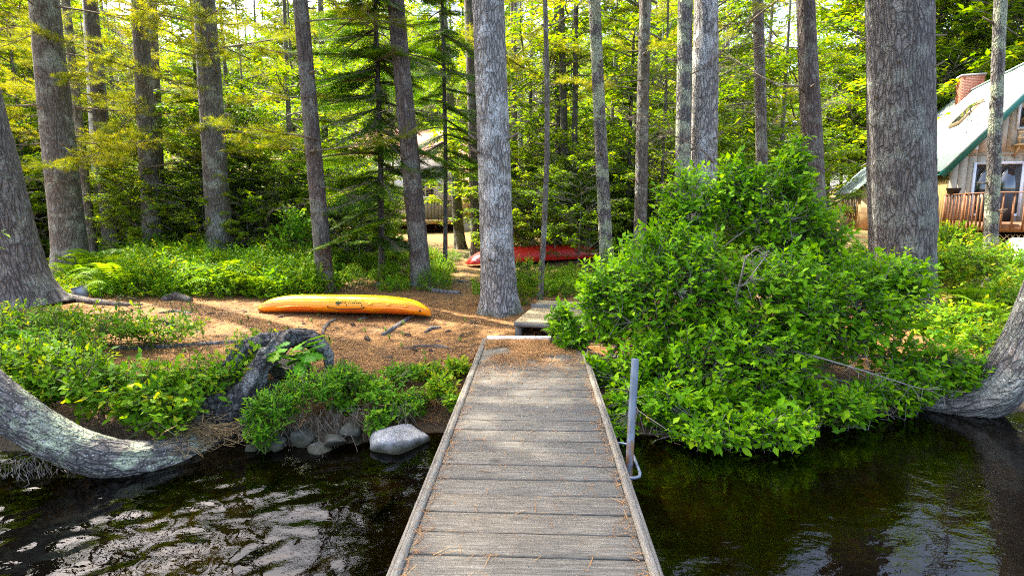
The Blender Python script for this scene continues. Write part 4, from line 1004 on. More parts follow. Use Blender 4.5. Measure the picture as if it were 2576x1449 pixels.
forest('pine_pole', 'slim tall pine pole', 'slim pines', 16, (17, 40), 'bark_dark', PINEC, (.8, 1.1), zoff=5.5, th=15, tw=.11, seedv=4)
forest('dead_tree', 'thin bare tree with dead twigs', 'thin bare trees', 30, (15.5, 32), 'bark', [crown_mesh('dead_twigs', [(bare_src[i % 4], (0, 0, 1.0+i*.22), i*2.4, .2, .9) for i in range(34)], M['deadtwig'], None)], (.8, 1.2), th=10, tw=.05, seedv=5)
forest('far_leafy_tree', 'tall far leafy tree', 'tall far leafy trees', 40, (38, 50), 'bark', LEAFC[:2], (1.1, 1.5), th=9, tw=.1, spread=1.05, seedv=6)
forest('backmost_leafy_tree', 'tallest backmost leafy tree', 'tallest backmost leafy trees', 95, (47, 78), 'bark', LEAFC[:2], (1.7, 2.4), th=9, tw=.1, spread=1.05, seedv=16)
forest('far_fir_tree', 'tall far dark fir', 'tall far firs', 30, (38, 66), 'bark_dark', FIRC[:2], (1.1, 1.6), th=9, tw=.1, spread=1.05, seedv=7)
forest('fir_sapling', 'small young fir sapling', 'fir saplings', 26, (14.5, 26), 'bark_dark', FIRC[2:], (.45, .9), th=3, tw=.03, seedv=8)
forest('leafy_sapling', 'small bright leafy sapling', 'bright saplings', 95, (14.8, 27), 'twig', [LEAFC[2]], (.45, .85), th=3.2, tw=.025, seedv=9)
for i, (be, dd) in enumerate([(31.5, 47), (35, 46), (38.2, 49), (41.2, 46), (44.5, 48)]):
    x, y = dd*math.sin(math.radians(be)), dd*math.cos(math.radians(be)); t = thing('far_leafy_tree', 'very tall leafy tree rising behind the green roofed house', 'tree', (x, y, h1(x, y)-.05), i, 'very tall trees behind the house')
    inst('trunk', bpy.data.objects['far_leafy_tree'].children[0].data, t, (0,0,0), (0,0,0), 1.6); inst('crown', LEAFC[3], t, (0,0,0), (0,0,0), 2.75 + .15*(i % 3))
# the young fir whose dark sprays hang before the cottage
fp = R(965, 700, 13.2); fz = h1(fp.x, 13.0)
ft = thing('fir_tree', 'young fir with dark drooping sprays in front of the white cottage', 'tree', (fp.x, 13.0, fz-.05))
obj('trunk', trunk_mesh([(0,0,0),(.05,.1,3),(0,.1,11)], [.075,.06,.02], 14, .2, .05, 41), M['bark_dark'], ft)
for i in range(125):
    z = .9 + 9.6*(i/125)+random.uniform(-.1,.1); az_ = (i*2.4) % 6.283
    if z < 2.5 and (az_ < .9 or az_ > 5.0) and i % 3: continue
    inst('branch', FB[i % 3], ft, (0, .05, z), (random.uniform(-.4, .4), random.uniform(-.15, .4), az_+random.uniform(-.5, .5)), (1.65-.45*i/125)*random.uniform(.3, 1.25))
fp = R(1120, 690, 14.5); fz = h1(fp.x, 14.5)
ft = thing('fir_tree', 'thin sparse fir beside the sunlit trunk near the cottage', 'tree', (fp.x, 14.5, fz-.05))
obj('trunk', trunk_mesh([(0,0,0),(.05,.1,3),(0,.1,11)], [.06,.05,.02], 12, .2, .05, 43), M['bark_dark'], ft)
for i in range(85):
    z = 2.5 + 8*(i/85)+random.uniform(-.1,.1); inst('branch', FB[i % 3], ft, (0, .05, z), (random.uniform(-.4, .4), random.uniform(-.15, .4), i*2.4+random.uniform(-.5, .5)), (1.4-.3*i/85)*random.uniform(.3, 1.2))
# unseen pines added beside the frame to shade shore and dock
for i, (x, y, lab) in enumerate([(-11.5, 5.6, 'tall shore pine standing past the massive leaning pine'), (-16, 11, 'tall pine deeper in the woods past the massive leaning pine'), (-8.8, 5.0, 'tall shore pine rooted above the bent lichen trunk')]):
    t = thing('pine_tree', lab, 'tree', (x, y, h1(x, y)-.05)); obj('trunk', trunk_mesh([(0,0,0),(.1,0,8),(0,.2,18)], [.28,.24,.1], 20, .3, .05, 50+i), M['bark'], t)
    inst('crown', PINEC[i % 2], t, (0, 0, 7.5), (0, 0, i), 1.1)
# ------------------------------------------------------------------ shrubs
CAMP = np.array([0, 0, CAMZ])
def shrub(name, label, cat, ells, ntw, templ, size, mat, bases, parts=0, tl=(.22, .4), per=9, group=None, up=.45, stemr=.012, nmain=30, stemmat='stem', droop=-.15):
    """ells: (centre, radii); leaves sit alternately on twigs that fill the ellipsoids"""
    cen = np.array([tuple(c) for c, r in ells]); rad = np.array([r for c, r in ells], float)
    wgt = (rad.prod(1))**(2/3); wgt /= wgt.sum(); loc = np.mean(np.array([tuple(b) for b in bases]), 0)
    idx = rng.choice(len(ells), ntw, p=wgt); u = rndunit(ntw); fr = rng.uniform(.35, 1.0, (ntw, 1))**.6
    E = cen[idx] + u*rad[idx]*fr; out = nrm(u/rad[idx])
    gz = H(E[:, 0], E[:, 1]); gz = np.maximum(gz, WZ) + .03; keep = E[:, 2] > gz; E, out = E[keep], out[keep]; ntw = len(E)
    d = nrm(out*.7 + rndunit(ntw)*.55 + np.array([0, 0, up])); ln = rng.uniform(*tl, (ntw, 1)); A = E - d*ln
    t = np.linspace(.12, 1, per)[None, :, None]; sag = np.array([0, 0, -1.])*.10*ln[:, :, None]*t**2
    P = A[:, None] + d[:, None]*ln[:, None]*t + sag
    side = nrm(np.cross(d, np.array([0, 0, 1.])+rng.normal(0, .3, (ntw, 3)))); sg = np.where(np.arange(per) % 2, 1., -1.)[None, :, None]; sg = sg.copy(); sg[:, -1] *= .15
    D = d[:, None]*.62 + side[:, None]*sg*.85 + rng.normal(0, .22, (ntw, per, 3)) + np.array([0, 0, droop])
    N = np.array([0, 0, 1.]) + out[:, None]*.55 + rng.normal(0, .35, (ntw, per, 3))
    P, D, N = P.reshape(-1, 3), nrm(D.reshape(-1, 3)), N.reshape(-1, 3); Ls = size*rng.uniform(.45, 1.22, len(P))
    tn = np.clip(np.repeat(rng.normal(.42, .2, ntw), per) + rng.normal(0, .16, len(P)) + np.tile(np.linspace(-.08, .22, per), ntw), 0, 1)
    root = thing(name, label, cat, loc, 0, group); rest = np.ones(len(P), bool)
    if parts:
        dist = np.linalg.norm(P-CAMP, axis=1); sel = np.argsort(dist/Ls)[:parts]; rest[sel] = False
        S_, D_, N_ = basis(D[sel], N[sel]); lm = []
        for q in range(5):
            me = mesh('leaf', templ[0], [templ[1]], np.full(len(templ[0]), .2+.17*q)); me.materials.append(mat); lm.append(me)
        for j, s_ in enumerate(sel):
            o = bpy.data.objects.new('leaf', lm[min(4, max(0, int(round((tn[s_]-.2)/.17))))]); C.objects.link(o); o.parent = root
            L_ = Ls[s_]; Mx = Matrix(((S_[j][0]*L_, D_[j][0]*L_, N_[j][0]*L_, P[s_][0]-loc[0]), (S_[j][1]*L_, D_[j][1]*L_, N_[j][1]*L_, P[s_][1]-loc[1]), (S_[j][2]*L_, D_[j][2]*L_, N_[j][2]*L_, P[s_][2]-loc[2]), (0,0,0,1)))
            o.matrix_local = Mx
    t2 = WIDE4 if len(templ[1]) > 8 and len(P) > 6000 else templ
    V, F = leaves(P[rest]-loc, D[rest], N[rest], Ls[rest], t2)
    tag(obj('foliage', mesh('foliage', V, F, np.repeat(tn[rest], len(t2[0]))), mat, root), kind='stuff')
    tw = MB(); mains = []
    bs = np.array([tuple(b) for b in bases])
    for k in range(nmain):
        b = bs[rng.integers(len(bs))] + rng.normal(0, .05, 3)*np.array([1, 1, 0]); e = A[rng.integers(ntw)]; mid = (b+e)/2 + rng.normal(0, .12, 3) + np.array([0, 0, .12])
        tt = np.linspace(0, 1, 9)[:, None]; C_ = (1-tt)**2*b + 2*tt*(1-tt)*mid + tt**2*e; tw.tube(C_-loc, stemr*(1-tt[:, 0]*.75), 5); mains.append(C_[2:])
    mp = np.concatenate(mains); near = np.array([mp[np.argmin(((mp-a)**2).sum(1))] for a in A])
    v, f = prisms(A-loc, A+d*ln-loc + sag[:, -1], np.full(ntw, .003), np.full(ntw, .0012)); tw.add(v, f)
    v, f = prisms(near-loc, A-loc, np.full(ntw, .0045), np.full(ntw, .003)); tw.add(v, f)
    tw.obj('stems', M[stemmat], root); return root
def gpt(px, py): return hit(px, py)
def g(x, y, dz=0): return Vector((x, y, h1(x, y)+dz))
def E_(px, py, y, rx, ry, rz): return (R(px, py, y), (rx, ry, rz))

# the big bush hanging over dock and water
bb = [g(1.6, 6.5), g(2.3, 6.4), g(3.0, 6.5), g(3.6, 6.7), g(2.6, 6.9), g(1.2, 6.7)]
shrub('holly_bush', 'big bright green leafy bush hanging over the dock and the water', 'bush',
  [E_(1700,720,6.3,.85,.6,.85), E_(1950,570,6.8,.60,.5,.95), E_(1540,740,6.5,.50,.4,.58), E_(1860,930,5.7,.95,.55,.66), E_(2130,760,6.3,.85,.6,.70), E_(2330,910,6.0,.62,.4,.34),
   E_(1620,930,5.9,.46,.35,.46), E_(1440,840,6.7,.30,.25,.26), E_(1725,520,6.8,.46,.35,.62), E_(1870,1060,5.3,.55,.35,.28), E_(2060,600,6.8,.42,.4,.5), E_(1500,920,6.0,.20,.2,.18),
   E_(1960,760,6.0,.8,.5,.7), E_(2005,400,6.9,.20,.2,.40), E_(2450,925,5.9,.32,.25,.16), E_(2260,690,6.4,.42,.4,.34), E_(2080,1010,5.5,.50,.35,.28), E_(1570,1050,5.4,.14,.25,.20), E_(2240,980,5.8,.5,.3,.2), E_(1740,1040,5.3,.4,.3,.28), E_(1800,1075,5.0,.45,.3,.22), E_(1960,1060,5.0,.42,.3,.22), E_(1680,1010,5.3,.3,.25,.3), E_(1855,480,6.9,.4,.35,.5), E_(1415,800,6.9,.2,.25,.28), E_(1430,890,6.6,.16,.2,.12), E_(1560,1000,5.5,.16,.25,.22), E_(1545,1060,5.2,.10,.25,.12), E_(1600,1000,5.6,.2,.25,.25)],
  6200, LEAF8, .092, M['bush'], bb, parts=300, nmain=90, stemr=.016, per=9, stemmat='twig')
# left bank shrubs
shrub('blueberry_bush', 'broad bright leafy shrub above the bent lichen trunk', 'shrub',
  [E_(330,960,5.1,.62,.42,.28), E_(180,930,5.2,.5,.4,.26), E_(400,1010,4.9,.42,.3,.24), E_(520,930,5.4,.42,.35,.20), E_(60,900,5.4,.45,.4,.22), E_(640,880,5.8,.30,.3,.14), E_(40,985,5.0,.4,.3,.2), E_(-60,950,5.0,.4,.3,.25)],
  1000, LEAF8, .080, M['blue'], [g(-3.2, 5.6), g(-2.7, 5.5), g(-3.8, 5.6)], parts=300, nmain=36, stemr=.008, per=9)
shrub('blueberry_bush', 'leafy shrub around the foot of the massive leaning pine', 'shrub',
  [E_(60,800,7.0,.9,.6,.26), E_(260,810,7.0,.7,.5,.16), E_(-60,850,6.4,.7,.5,.28), E_(420,815,7.2,.5,.4,.10), E_(140,860,6.2,.6,.4,.16)],
  950, LEAF4, .074, M['blue'], [g(-6, 7.2), g(-5.2, 7.2), g(-4.6, 7.4)], nmain=40, stemr=.006)
shrub('sweetgale_shrub', 'pale green narrow leaved shrub spilling over the bank edge into the water', 'shrub',
  [E_(690,1010,5.0,.26,.22,.20), E_(660,1085,4.85,.16,.16,.14), E_(790,960,5.2,.30,.25,.14), E_(640,1045,4.95,.14,.15,.14), E_(870,930,5.5,.2,.2,.09)],
  520, NARROW, .064, M['sprig'], [g(-2.35, 5.55), g(-2.0, 5.6)], parts=200, nmain=20, stemr=.005, tl=(.12, .24), up=.6)
shrub('sprout_shrub', 'small leafy sprouts on the bank between sweetgale and dock', 'shrub',
  [E_(960,980,5.4,.24,.2,.12), E_(950,1050,5.1,.14,.14,.14), E_(1040,1000,5.5,.22,.2,.12), E_(900,960,5.7,.25,.2,.10), E_(860,1005,5.35,.2,.15,.12), E_(1010,930,5.9,.25,.2,.08), E_(1000,1030,5.3,.14,.12,.08)],
  420, LEAF4, .062, M['sprig'], [g(-1.4, 5.8), g(-1.2, 5.9)], nmain=14, stemr=.004, tl=(.1, .2))
shrub('sprout_shrub', 'small leafy shrub growing against the side of the dock', 'shrub',
  [E_(1110,965,5.6,.16,.2,.14), E_(1150,920,6.2,.16,.2,.14), E_(1080,930,6.1,.18,.2,.10), E_(1140,1000,5.4,.09,.15,.10)],
  300, LEAF4, .066, M['blue'], [g(-.85, 6.0), g(-.75, 6.2)], nmain=14, stemr=.004, tl=(.12, .22))
shrub('sprout_shrub', 'low green sprouts behind the root arch', 'shrub',
  [E_(800,870,6.1,.2,.2,.12), E_(620,850,6.3,.25,.2,.12), E_(690,845,6.4,.2,.2,.08)], 110, LEAF4, .055, M['blue'], [g(-2.1, 6.4), g(-2.9, 6.5)], nmain=10, stemr=.004, tl=(.1, .2))
# undergrowth to the side of the big bush, in front of the house
for i, (cx, cyy, yy_, rx, rz, lab) in enumerate([(2420,640,9.5,.75,.42,'leafy undergrowth at the foot of the slim trunk by the deck'), (2540,745,8.8,.8,.38,'dense undergrowth below the white rowboat hull'),
        (2400,790,8.0,.7,.35,'dark leafy undergrowth beside the huge plated pine'), (2500,850,7.2,.7,.30,'low undergrowth above the curving grey trunk'), (2600,700,10.0,.7,.28,'leafy shrub beside the white rowboat hull'), (2380,590,12,.7,.35,'leafy shrub below the deck corner of the house')]):
    c = R(cx, cyy, yy_); shrub('undergrowth_shrub', lab, 'shrub', [(c, (rx, .6, rz)), (c+Vector((rx*.5, .2, -.15)), (rx*.7, .5, rz*.8)), (c+Vector((-rx*.5, 0, -.2)), (rx*.6, .5, rz*.8))], 420, LEAF4, .09, M['blue'], [g(c.x, c.y+.1), g(c.x+.2, c.y)], nmain=16, stemr=.006)
# small leafy bushes around the pale pine
for (cx, cyy, rx, rz, n, lab) in [(1212, 715, .28, .22, 70, 'little sunlit shrub at the left of the pale pine base'.replace('at the left of', 'hugging')), (1325, 690, .38, .42, 150, 'leafy shrub between pale pine and crooked thin stem'), (1318, 760, .18, .1, 30, 'tiny sprouts beside the wooden platform'), (1560, 640, .6, .4, 120, 'leafy shrub behind the far side of the big bush')]:
    yd = 10.2 if cx < 1500 else 11.0
    c = R(cx, cyy, yd); shrub('sprout_shrub', lab, 'shrub', [(c, (rx, .3, rz))], n, LEAF4, .055, M['blue'], [g(c.x, c.y)], nmain=8, stemr=.005, tl=(.12, .25))

# blueberry thicket and forest floor shrubs: a few meshes, each bush its own object
def low_bush(seed, n=120, r=.5, h=.5, size=.068, mat='blue', templ=LEAF4, per=9):
    rs = np.random.default_rng(seed); u = nrm(rs.normal(size=(n, 3))); u[:, 2] = np.abs(u[:, 2]); E = u*np.array([r, r, h])*rs.uniform(.4, 1, (n, 1))**.5 + np.array([0, 0, .08]); d = nrm(u*.6+nrm(rs.normal(size=(n, 3)))*.5+np.array([0, 0, .6])); ln = rs.uniform(.14, .26, (n, 1)); A = E-d*ln
    t = np.linspace(.1, 1, per)[None, :, None]; P = (A[:, None]+d[:, None]*ln[:, None]*t).reshape(-1, 3); side = nrm(np.cross(d, [0, 0, 1.])); sg = np.where(np.arange(per) % 2, 1., -1.)[None, :, None]
    D = nrm((d[:, None]*.6+side[:, None]*sg*.85+rs.normal(0, .22, (n, per, 3))).reshape(-1, 3)); N = np.array([0, 0, 1.])+rs.normal(0, .4, (n*per, 3))
    V, F = leaves(P, D, N, size*rs.uniform(.6, 1.2, n*per), templ); tint = np.repeat(np.clip(np.repeat(rs.normal(.5, .18, n), per)+rs.normal(0, .12, n*per), 0, 1), len(templ[0]))
    f = mesh('foliage', V, F, tint); f.materials.append(M[mat]); s = MB(); v, q = prisms(np.tile([[0, 0, -.05]], (n, 1))+rs.normal(0, .06, (n, 3))*[1, 1, 0], A, np.full(n, .004), np.full(n, .002)); s.add(v, q); v, q = prisms(A, A+d*ln, np.full(n, .002), np.full(n, .001)); s.add(v, q)
    sm_ = s.mesh('stems'); sm_.materials.append(M['stem']); return f, sm_
LOW = [low_bush(1), low_bush(2, 140, .6, .62), low_bush(3, 100, .45, .42, .075)]; LOWS = [low_bush(4, 100, .5, .3, .075, 'sprig'), low_bush(5, 80, .4, .24, .085, 'fern')]
def place_low(name, label, group, spots, kinds, sr, cat='shrub'):
    for (x, y) in spots:
        f, s = random.choice(kinds); sc = random.uniform(*sr); t = thing(name, label, cat, (x, y, h1(x, y)-.02), random.uniform(0, 6.28), group); inst('foliage', f, t, (0,0,0), (0,0,0), sc); inst('stems', s, t, (0,0,0), (0,0,0), sc)
def scatter(n, pxr, yr, mind=.35, cond=None):
    out = []; tr = 0
    while len(out) < n and tr < 5000:
        tr += 1; y = random.uniform(*yr); x = (random.uniform(*pxr)-1288)/FPX*y
        if any((x-a)**2+(y-b)**2 < mind**2 for a, b in out) or (cond and not cond(x, y)): continue
        out.append((x, y))
    return out
place_low('thicket_bush', 'low leafy bush in the thicket behind the yellow kayak', 'blueberry thicket behind the kayak', scatter(80, (330, 800), (11.0, 15.2), .36), LOW, (.9, 1.5))
place_low('thicket_bush', 'low bush on the forest floor between kayak and cottage', 'bushes between kayak and cottage', scatter(44, (830, 1150), (11.6, 17), .42, lambda x, y: not (abs(x+.9) < .5 and y < 12)), LOW+LOWS, (.5, .85))
place_low('floor_plant', 'sunlit pale ground plant by the thick grey pine and birch', 'sunlit ground plants near the thick grey pine', scatter(46, (150, 420), (11.0, 15.5), .4), LOWS, (.6, 1.1), 'plant')
place_low('thicket_bush', 'low bush around the red boat behind the pale pine', 'bushes around the red boat', scatter(22, (1310, 1560), (11.0, 13.0), .38), LOW, (.5, .78))
place_low('woodland_bush', 'bush deep on the forest floor among the trunks', 'bushes deep on the forest floor', scatter(70, (-200, 2050), (17, 30), .8, ok_spot), LOW+LOWS, (1.0, 2.0))
place_low('woodland_bush', 'bush on the slope below the house', 'bushes on the slope below the house', scatter(16, (2080, 2600), (11, 16.0), .7), LOW, (1.0, 1.6))

# ferns
fr_m = MB(); n = 20
T = np.linspace(0, 1, n); fx = np.stack([T*.62, 0*T, .34*np.sin(T*2.3)-.10*T], -1); fr_m.tube(fx, .004*(1-T)+.0008, 4, .3)
Pn = np.repeat(fx[2:], 2, 0); Dn = np.array([[.35, s*1.0, -.1] for _ in range(n-2) for s in (-1, 1)]); Ln = np.repeat(.17*np.sin(np.linspace(.25, 3.0, n-2)**.9)+.01, 2)
V, F = leaves(Pn, Dn, np.tile([0, 0, 1.], (len(Pn), 1)), Ln, (LEAF4[0]*np.array([.55, 1, 1]), LEAF4[1])); fr_m.add(V, F, .55)
frme = fr_m.mesh('frond'); frme.materials.append(M['fern'])
def fern(x, y, sc, label, group):
    t = thing('fern', label, 'fern', (x, y, h1(x, y)), random.uniform(0, 6), group)
    for i in range(9): inst('frond', frme, t, (0, 0, 0), (random.uniform(-.2, .2), -random.uniform(.1, .6), i*.7+random.uniform(-.2, .2)), sc*random.uniform(.75, 1.15))
for x, y in scatter(12, (170, 400), (11, 14), .5): fern(x, y, random.uniform(.9, 1.3), 'sunlit fern near the foot of the thick grey pine', 'ferns near the thick grey pine')
for x, y in scatter(7, (540, 660), (10.9, 11.8), .4): fern(x, y, random.uniform(.8, 1.2), 'fern at the edge of the thicket behind the kayak bow', 'ferns at the thicket edge')
for x, y in scatter(5, (2380, 2560), (7.6, 9.5), .4): fern(x, y, random.uniform(.8, 1.1), 'fern in the undergrowth beside the huge plated pine', 'ferns by the huge pine')
# sapling with big leaves near the straight brown pine, oak seedlings on the bank
def seedling(name, label, base, h, nl, size, templ, mat, cat='plant', spread=.3, dz=0):
    b = Vector(base); t = thing(name, label, cat, b); r = random.Random(hash(label) % 999 if False else len(label))
    st = MB(); tips = []
    for k in range(max(2, nl//8)):
        az = r.uniform(0, 6.28); e = Vector((math.cos(az)*spread*r.uniform(.3, 1), math.sin(az)*spread*r.uniform(.3, 1), h*r.uniform(.6, 1))); st.tube([(0,0,0), (e.x*.3, e.y*.3, e.z*.6), tuple(e)], [.007,.005,.002], 5); tips.append(e)
    st.obj('stem', M['stem'], t)
    lm = [mesh('leaf', templ[0], [templ[1]], np.full(len(templ[0]), q)) for q in (.25, .5, .75)]
    for m_ in lm: m_.materials.append(M[mat])
    for i in range(nl):
        e = tips[i % len(tips)]; f_ = r.uniform(.55, 1); o = inst('leaf', r.choice(lm), t, (e.x*f_, e.y*f_, e.z*(f_*.75+.25)), (r.uniform(-.6, .3), r.uniform(-.35, .35), i*2.4+r.uniform(-.4, .4)), size*r.uniform(.65, 1.15))
    return t
seedling('oak_seedling', 'young oak with broad lobed leaves growing out of the root arch', R(745, 955, 5.45), .42, 34, .20, OAK, 'oak', spread=.22)
seedling('oak_seedling', 'maple sprout with broad leaves before the massive leaning pine', g(*R(110, 800, 6.4).xy), .52, 22, .17, OAK, 'oak', spread=.4)
seedling('oak_seedling', 'broad leaved sprout at the edge of the water side undergrowth', g(*R(2400, 880, 6.9).xy), .4, 18, .15, OAK, 'oak', spread=.35)
seedling('beech_sprig', 'leafy sprig reaching in front of the massive leaning pine', R(20, 590, 5.4)-Vector((.25, 0, .45)), .62, 12, .085, LEAF8, 'bush', spread=.28)
for (px_, py_, lab) in [(700,632,'large leaved sapling in the blueberry thicket by the straight brown pine'), (745,560,'taller large leaved sapling before the leaning dark pine')]:
    c = R(px_, py_, 13.6); shrub('leafy_sapling', lab, 'sapling', [(c, (.5, .4, .5))], 90, LEAF4, .13, M['sprig'], [g(c.x, c.y)], nmain=6, stemr=.012, tl=(.25, .45), per=7)

# ------------------------------------------------------------------ rocks, roots, logs, small things on the ground
def rock_mat(name, a, b, c, wet=True):
    m = NT(name); v = m.coords('Object'); n1 = m.noise(v, 7, 6, .65); n2 = m.noise(v, 45, 5, .7)
    col = m.ramp(n1, [(.3, a), (.5, b), (.7, c)]); col = m.mix(m.ramp(n2, [(.35, .6), (.5, 0.0)]), col, tuple(x*.5 for x in a))
    sx = m.n('ShaderNodeSeparateXYZ'); m.l(m.coords('Position'), sx.inputs[0])
    wz = m.math('ADD', sx.outputs[2], m.math('MULTIPLY', n1, .16)); wm = m.ramp(m.math('ADD', wz, 1.0), [(.60, 1.0), (.68, 0.0)])
    if wet: col = m.mix(wm, col, m.ramp(n2, [(.3, (.02,.018,.010)), (.7, (.07,.065,.03))]))
    m.bump(m.math('ADD', n1, m.math('MULTIPLY', n2, .5)), .7, .02); return m.done(col, .8)
M['rock_pale'] = rock_mat('pale_granite', (.10,.097,.09), (.27,.265,.255), (.45,.44,.415)); M['rock'] = rock_mat('dark_granite', (.05,.048,.045), (.12,.115,.105), (.24,.235,.22)); M['rock_moss'] = rock_mat('mossy_granite', (.018,.018,.011), (.048,.046,.028), (.11,.105,.08)); M['rock_dry'] = rock_mat('dry_stone', (.16,.14,.11), (.27,.25,.21), (.38,.36,.31), False)
def rock(name, label, p, s, mat, seed, rot=0, sub=4, amp=.22, cat='rock', group=None):
    import bmesh
    bm = bmesh.new(); bmesh.ops.create_icosphere(bm, subdivisions=sub, radius=1); V = np.array([v.co[:] for v in bm.verts]); F = np.array([[v.index for v in f.verts] for f in bm.faces]); bm.free()
    rs = np.random.default_rng(seed); Vn = V.copy()
    for k in range(12):
        nn = nrm(rs.normal(size=3)); dcut = rs.uniform(.40, .80); ex = np.clip(Vn@nn - dcut, 0, None); Vn = Vn - ex[:, None]*nn*.9
    Vn = Vn*(1+amp*fbm(V*1.6+seed, 4, seed)[:, None]*.6 + .025*fbm(V*9+seed, 2, seed+1)[:, None]); o = obj(name, mesh(name, Vn*np.array(s), [F], smooth=True), mat); o.location = p; o.rotation_euler = (0, 0, rot); return tag(o, label, cat, group)
rk = R(1012, 1100, 5.05); rock('shore_boulder', 'large pale boulder in the shallows beside the dock', (rk.x, rk.y, rk.z-.03), (.32, .26, .19), M['rock_pale'], 3, .35)
rk = R(802, 1140, 4.9); rock('shore_stone', 'dark wet stone in the shallows under the bank', (rk.x, rk.y, rk.z-.03), (.175, .16, .12), M['rock'], 5)
for i, (a, b, y, s, lab) in enumerate([(835,1062,5.3,.13,'grey stone tucked under the bank roots'), (885,1105,5.1,.09,'small stone between boulder and dark wet stone'), (905,1112,5.05,.07,'smallest stone wedged by the pale boulder'), (470,965,5.5,.26,'dark rock under the broad shrub'), (850,1100,5.15,.08,'flat stone at the waterline under the bank'), (560,1000,5.45,.2,'rock at the side of the root arch'), (1660,1085,5.4,.22,'wet rock at the waterline under the big bush'), (2090,1050,5.9,.2,'dark rock at the waterline near the curving trunk'), (690,1095,5.15,.17,'mossy rock below the pale narrow leaved shrub'), (745,1075,5.35,.2,'mossy rock under the root fringe of the bank'), (930,1060,5.45,.17,'mossy rock behind the pale boulder'), (1090,1080,5.45,.16,'wet rock against the dock side'), (610,1105,5.2,.15,'dark stone below the root arch'), (800,1085,5.2,.12,'wet stone behind the dark shallow stone'), (700,1108,4.95,.12,'mossy wet stone at the tips of the narrow leaved shrub'), (770,1092,5.0,.14,'mossy stone at the eroded bank foot'), (845,1100,4.95,.11,'low mossy stone in front of the bank roots'), (890,1078,5.1,.14,'mossy stone just above the boulder waterline'), (640,1122,4.9,.10,'small mossy stone near the straw tufts'), (650,985,5.75,.27,'mossy rock filling the root arch'), (590,1050,5.5,.22,'mossy rock leaning on the root arch foot'), (715,925,6.05,.26,'mossy rock under the oak seedling'), (760,1010,5.7,.22,'mossy rock behind the narrow leaved shrub')]):
    p = R(a, b, y); rock('bank_stone', lab, (p.x, p.y, p.z-.02), (s*1.15, s, s*.7), M['rock_moss' if 'mossy' in lab or i < 4 else 'rock'], 20+i, i)
for i, (a, b, s, lab) in enumerate([(910,801,.14,'flat grey stone half buried before the kayak'), (850,782,.22,'tan rock propping up the kayak middle'), (1203,832,.07,'small stone near the dock corner'), (1145,806,.04,'pebble near the pale pine')]):
    p = hit(a, b); rock('ground_stone', lab, (p.x, p.y, p.z+(-.02 if i != 1 else .03)), (s*1.2, s, s*.45), M['rock_dry'], 40+i, i, 3)
for i, (a, b, y, s) in enumerate([(560,1290,3.9,.22), (820,1290,3.75,.25), (930,1200,4.4,.2), (250,1330,3.6,.3), (640,1180,4.6,.2), (430,1260,4.1,.2)]):
    x = (a-1288)/FPX*y; rock('sunken_stone', 'sunken stone showing dimly through the lake water', (x, y, h1(x, y)+.02), (s, s*.8, s*.4), M['rock'], 60+i, i, 3, group='stones under the water')
# root arch
def path_tube(mb, pts, rad, k=14, seed=0, n=36):
    n = 64; k = 26; P = np.array([tuple(R(*p)) for p in pts]); t = np.arange(len(P)); tt = np.linspace(0, len(P)-1, n); Q = np.stack([np.interp(tt, t, P[:, j]) for j in range(3)], -1)
    for _ in range(3): Q[1:-1] = (Q[:-2]+2*Q[1:-1]+Q[2:])/4
    r = np.interp(tt, t, rad); V, F = tube(Q, 1.0, k); V = V.reshape(n, k, 3); D = V-Q[:, None]
    th = np.arange(k)/k*2*math.pi; gro = .16*np.sin(th[None]*5 + 5*fbm(Q*4+seed, 2, seed)[:, None]) - .12*np.abs(np.sin(th[None]*8+2*tt[:, None]))
    V = Q[:, None] + D*(r[:, None]*(1+gro+.45*fbm(V*5+seed, 4, seed)))[..., None]; mb.add(V.reshape(-1, 3), F); return mb
rl = R(640, 960, 5.6)
ra = thing('root_arch', 'weathered tree root arching out of the bank toward the water', 'root', rl)
for i, (pts, rad) in enumerate([([(735,852,5.9),(665,862,5.8),(610,885,5.7),(575,940,5.55),(540,1000,5.4),(515,1060,5.25),(520,1110,5.15)], [.07,.10,.095,.11,.14,.15,.12]),
      ([(800,880,5.95),(775,850,5.85),(730,850,5.75),(690,880,5.6),(655,930,5.5),(620,985,5.35),(580,1040,5.25),(560,1090,5.2)], [.06,.09,.10,.095,.10,.12,.14,.11]),
      ([(735,852,5.85),(790,852,5.8),(822,885,5.75),(830,930,5.7)], [.08,.08,.06,.035]),
      ([(560,990,5.5),(600,1040,5.4),(640,1080,5.25),(660,1110,5.15)], [.16,.17,.13,.06]), ([(500,1050,5.3),(540,1040,5.4),(600,1030,5.5)], [.12,.16,.12])]):
    path_tube(MB(), pts, rad, 18, i*3).obj('root', M['arch_root'], ra, True, rl)
# fallen log pieces and sticks
def log(name, label, pts, rad, mat='root', seed=0, ground=True, cat='branch'):
    q = [hit(a, b) + Vector((0, 0, r*.5)) for (a, b), r in zip(pts, rad)]; B = q[0].copy(); P = np.array([tuple(p-B) for p in q]); t = np.arange(len(P)); tt = np.linspace(0, len(P)-1, 22); Q = np.stack([np.interp(tt, t, P[:, j]) for j in range(3)], -1)
    for _ in range(2): Q[1:-1] = (Q[:-2]+2*Q[1:-1]+Q[2:])/4
    r = np.interp(tt, t, rad); V, F = tube(Q, 1.0, 12); V = V.reshape(22, 12, 3); D = V-Q[:, None]; V = Q[:, None]+D*(r[:, None]*(1+.25*fbm(V*9+seed, 2, seed)))[..., None]
    o = obj(name, mesh(name, V.reshape(-1, 3), F, smooth=True), M[mat]); o.location = B; return tag(o, label, cat)
log('fallen_branch', 'pale fallen branch behind the kayak stern', [(945,716),(1010,718),(1060,722),(1100,738),(1160,738)], [.03,.045,.05,.055,.03], seed=1)
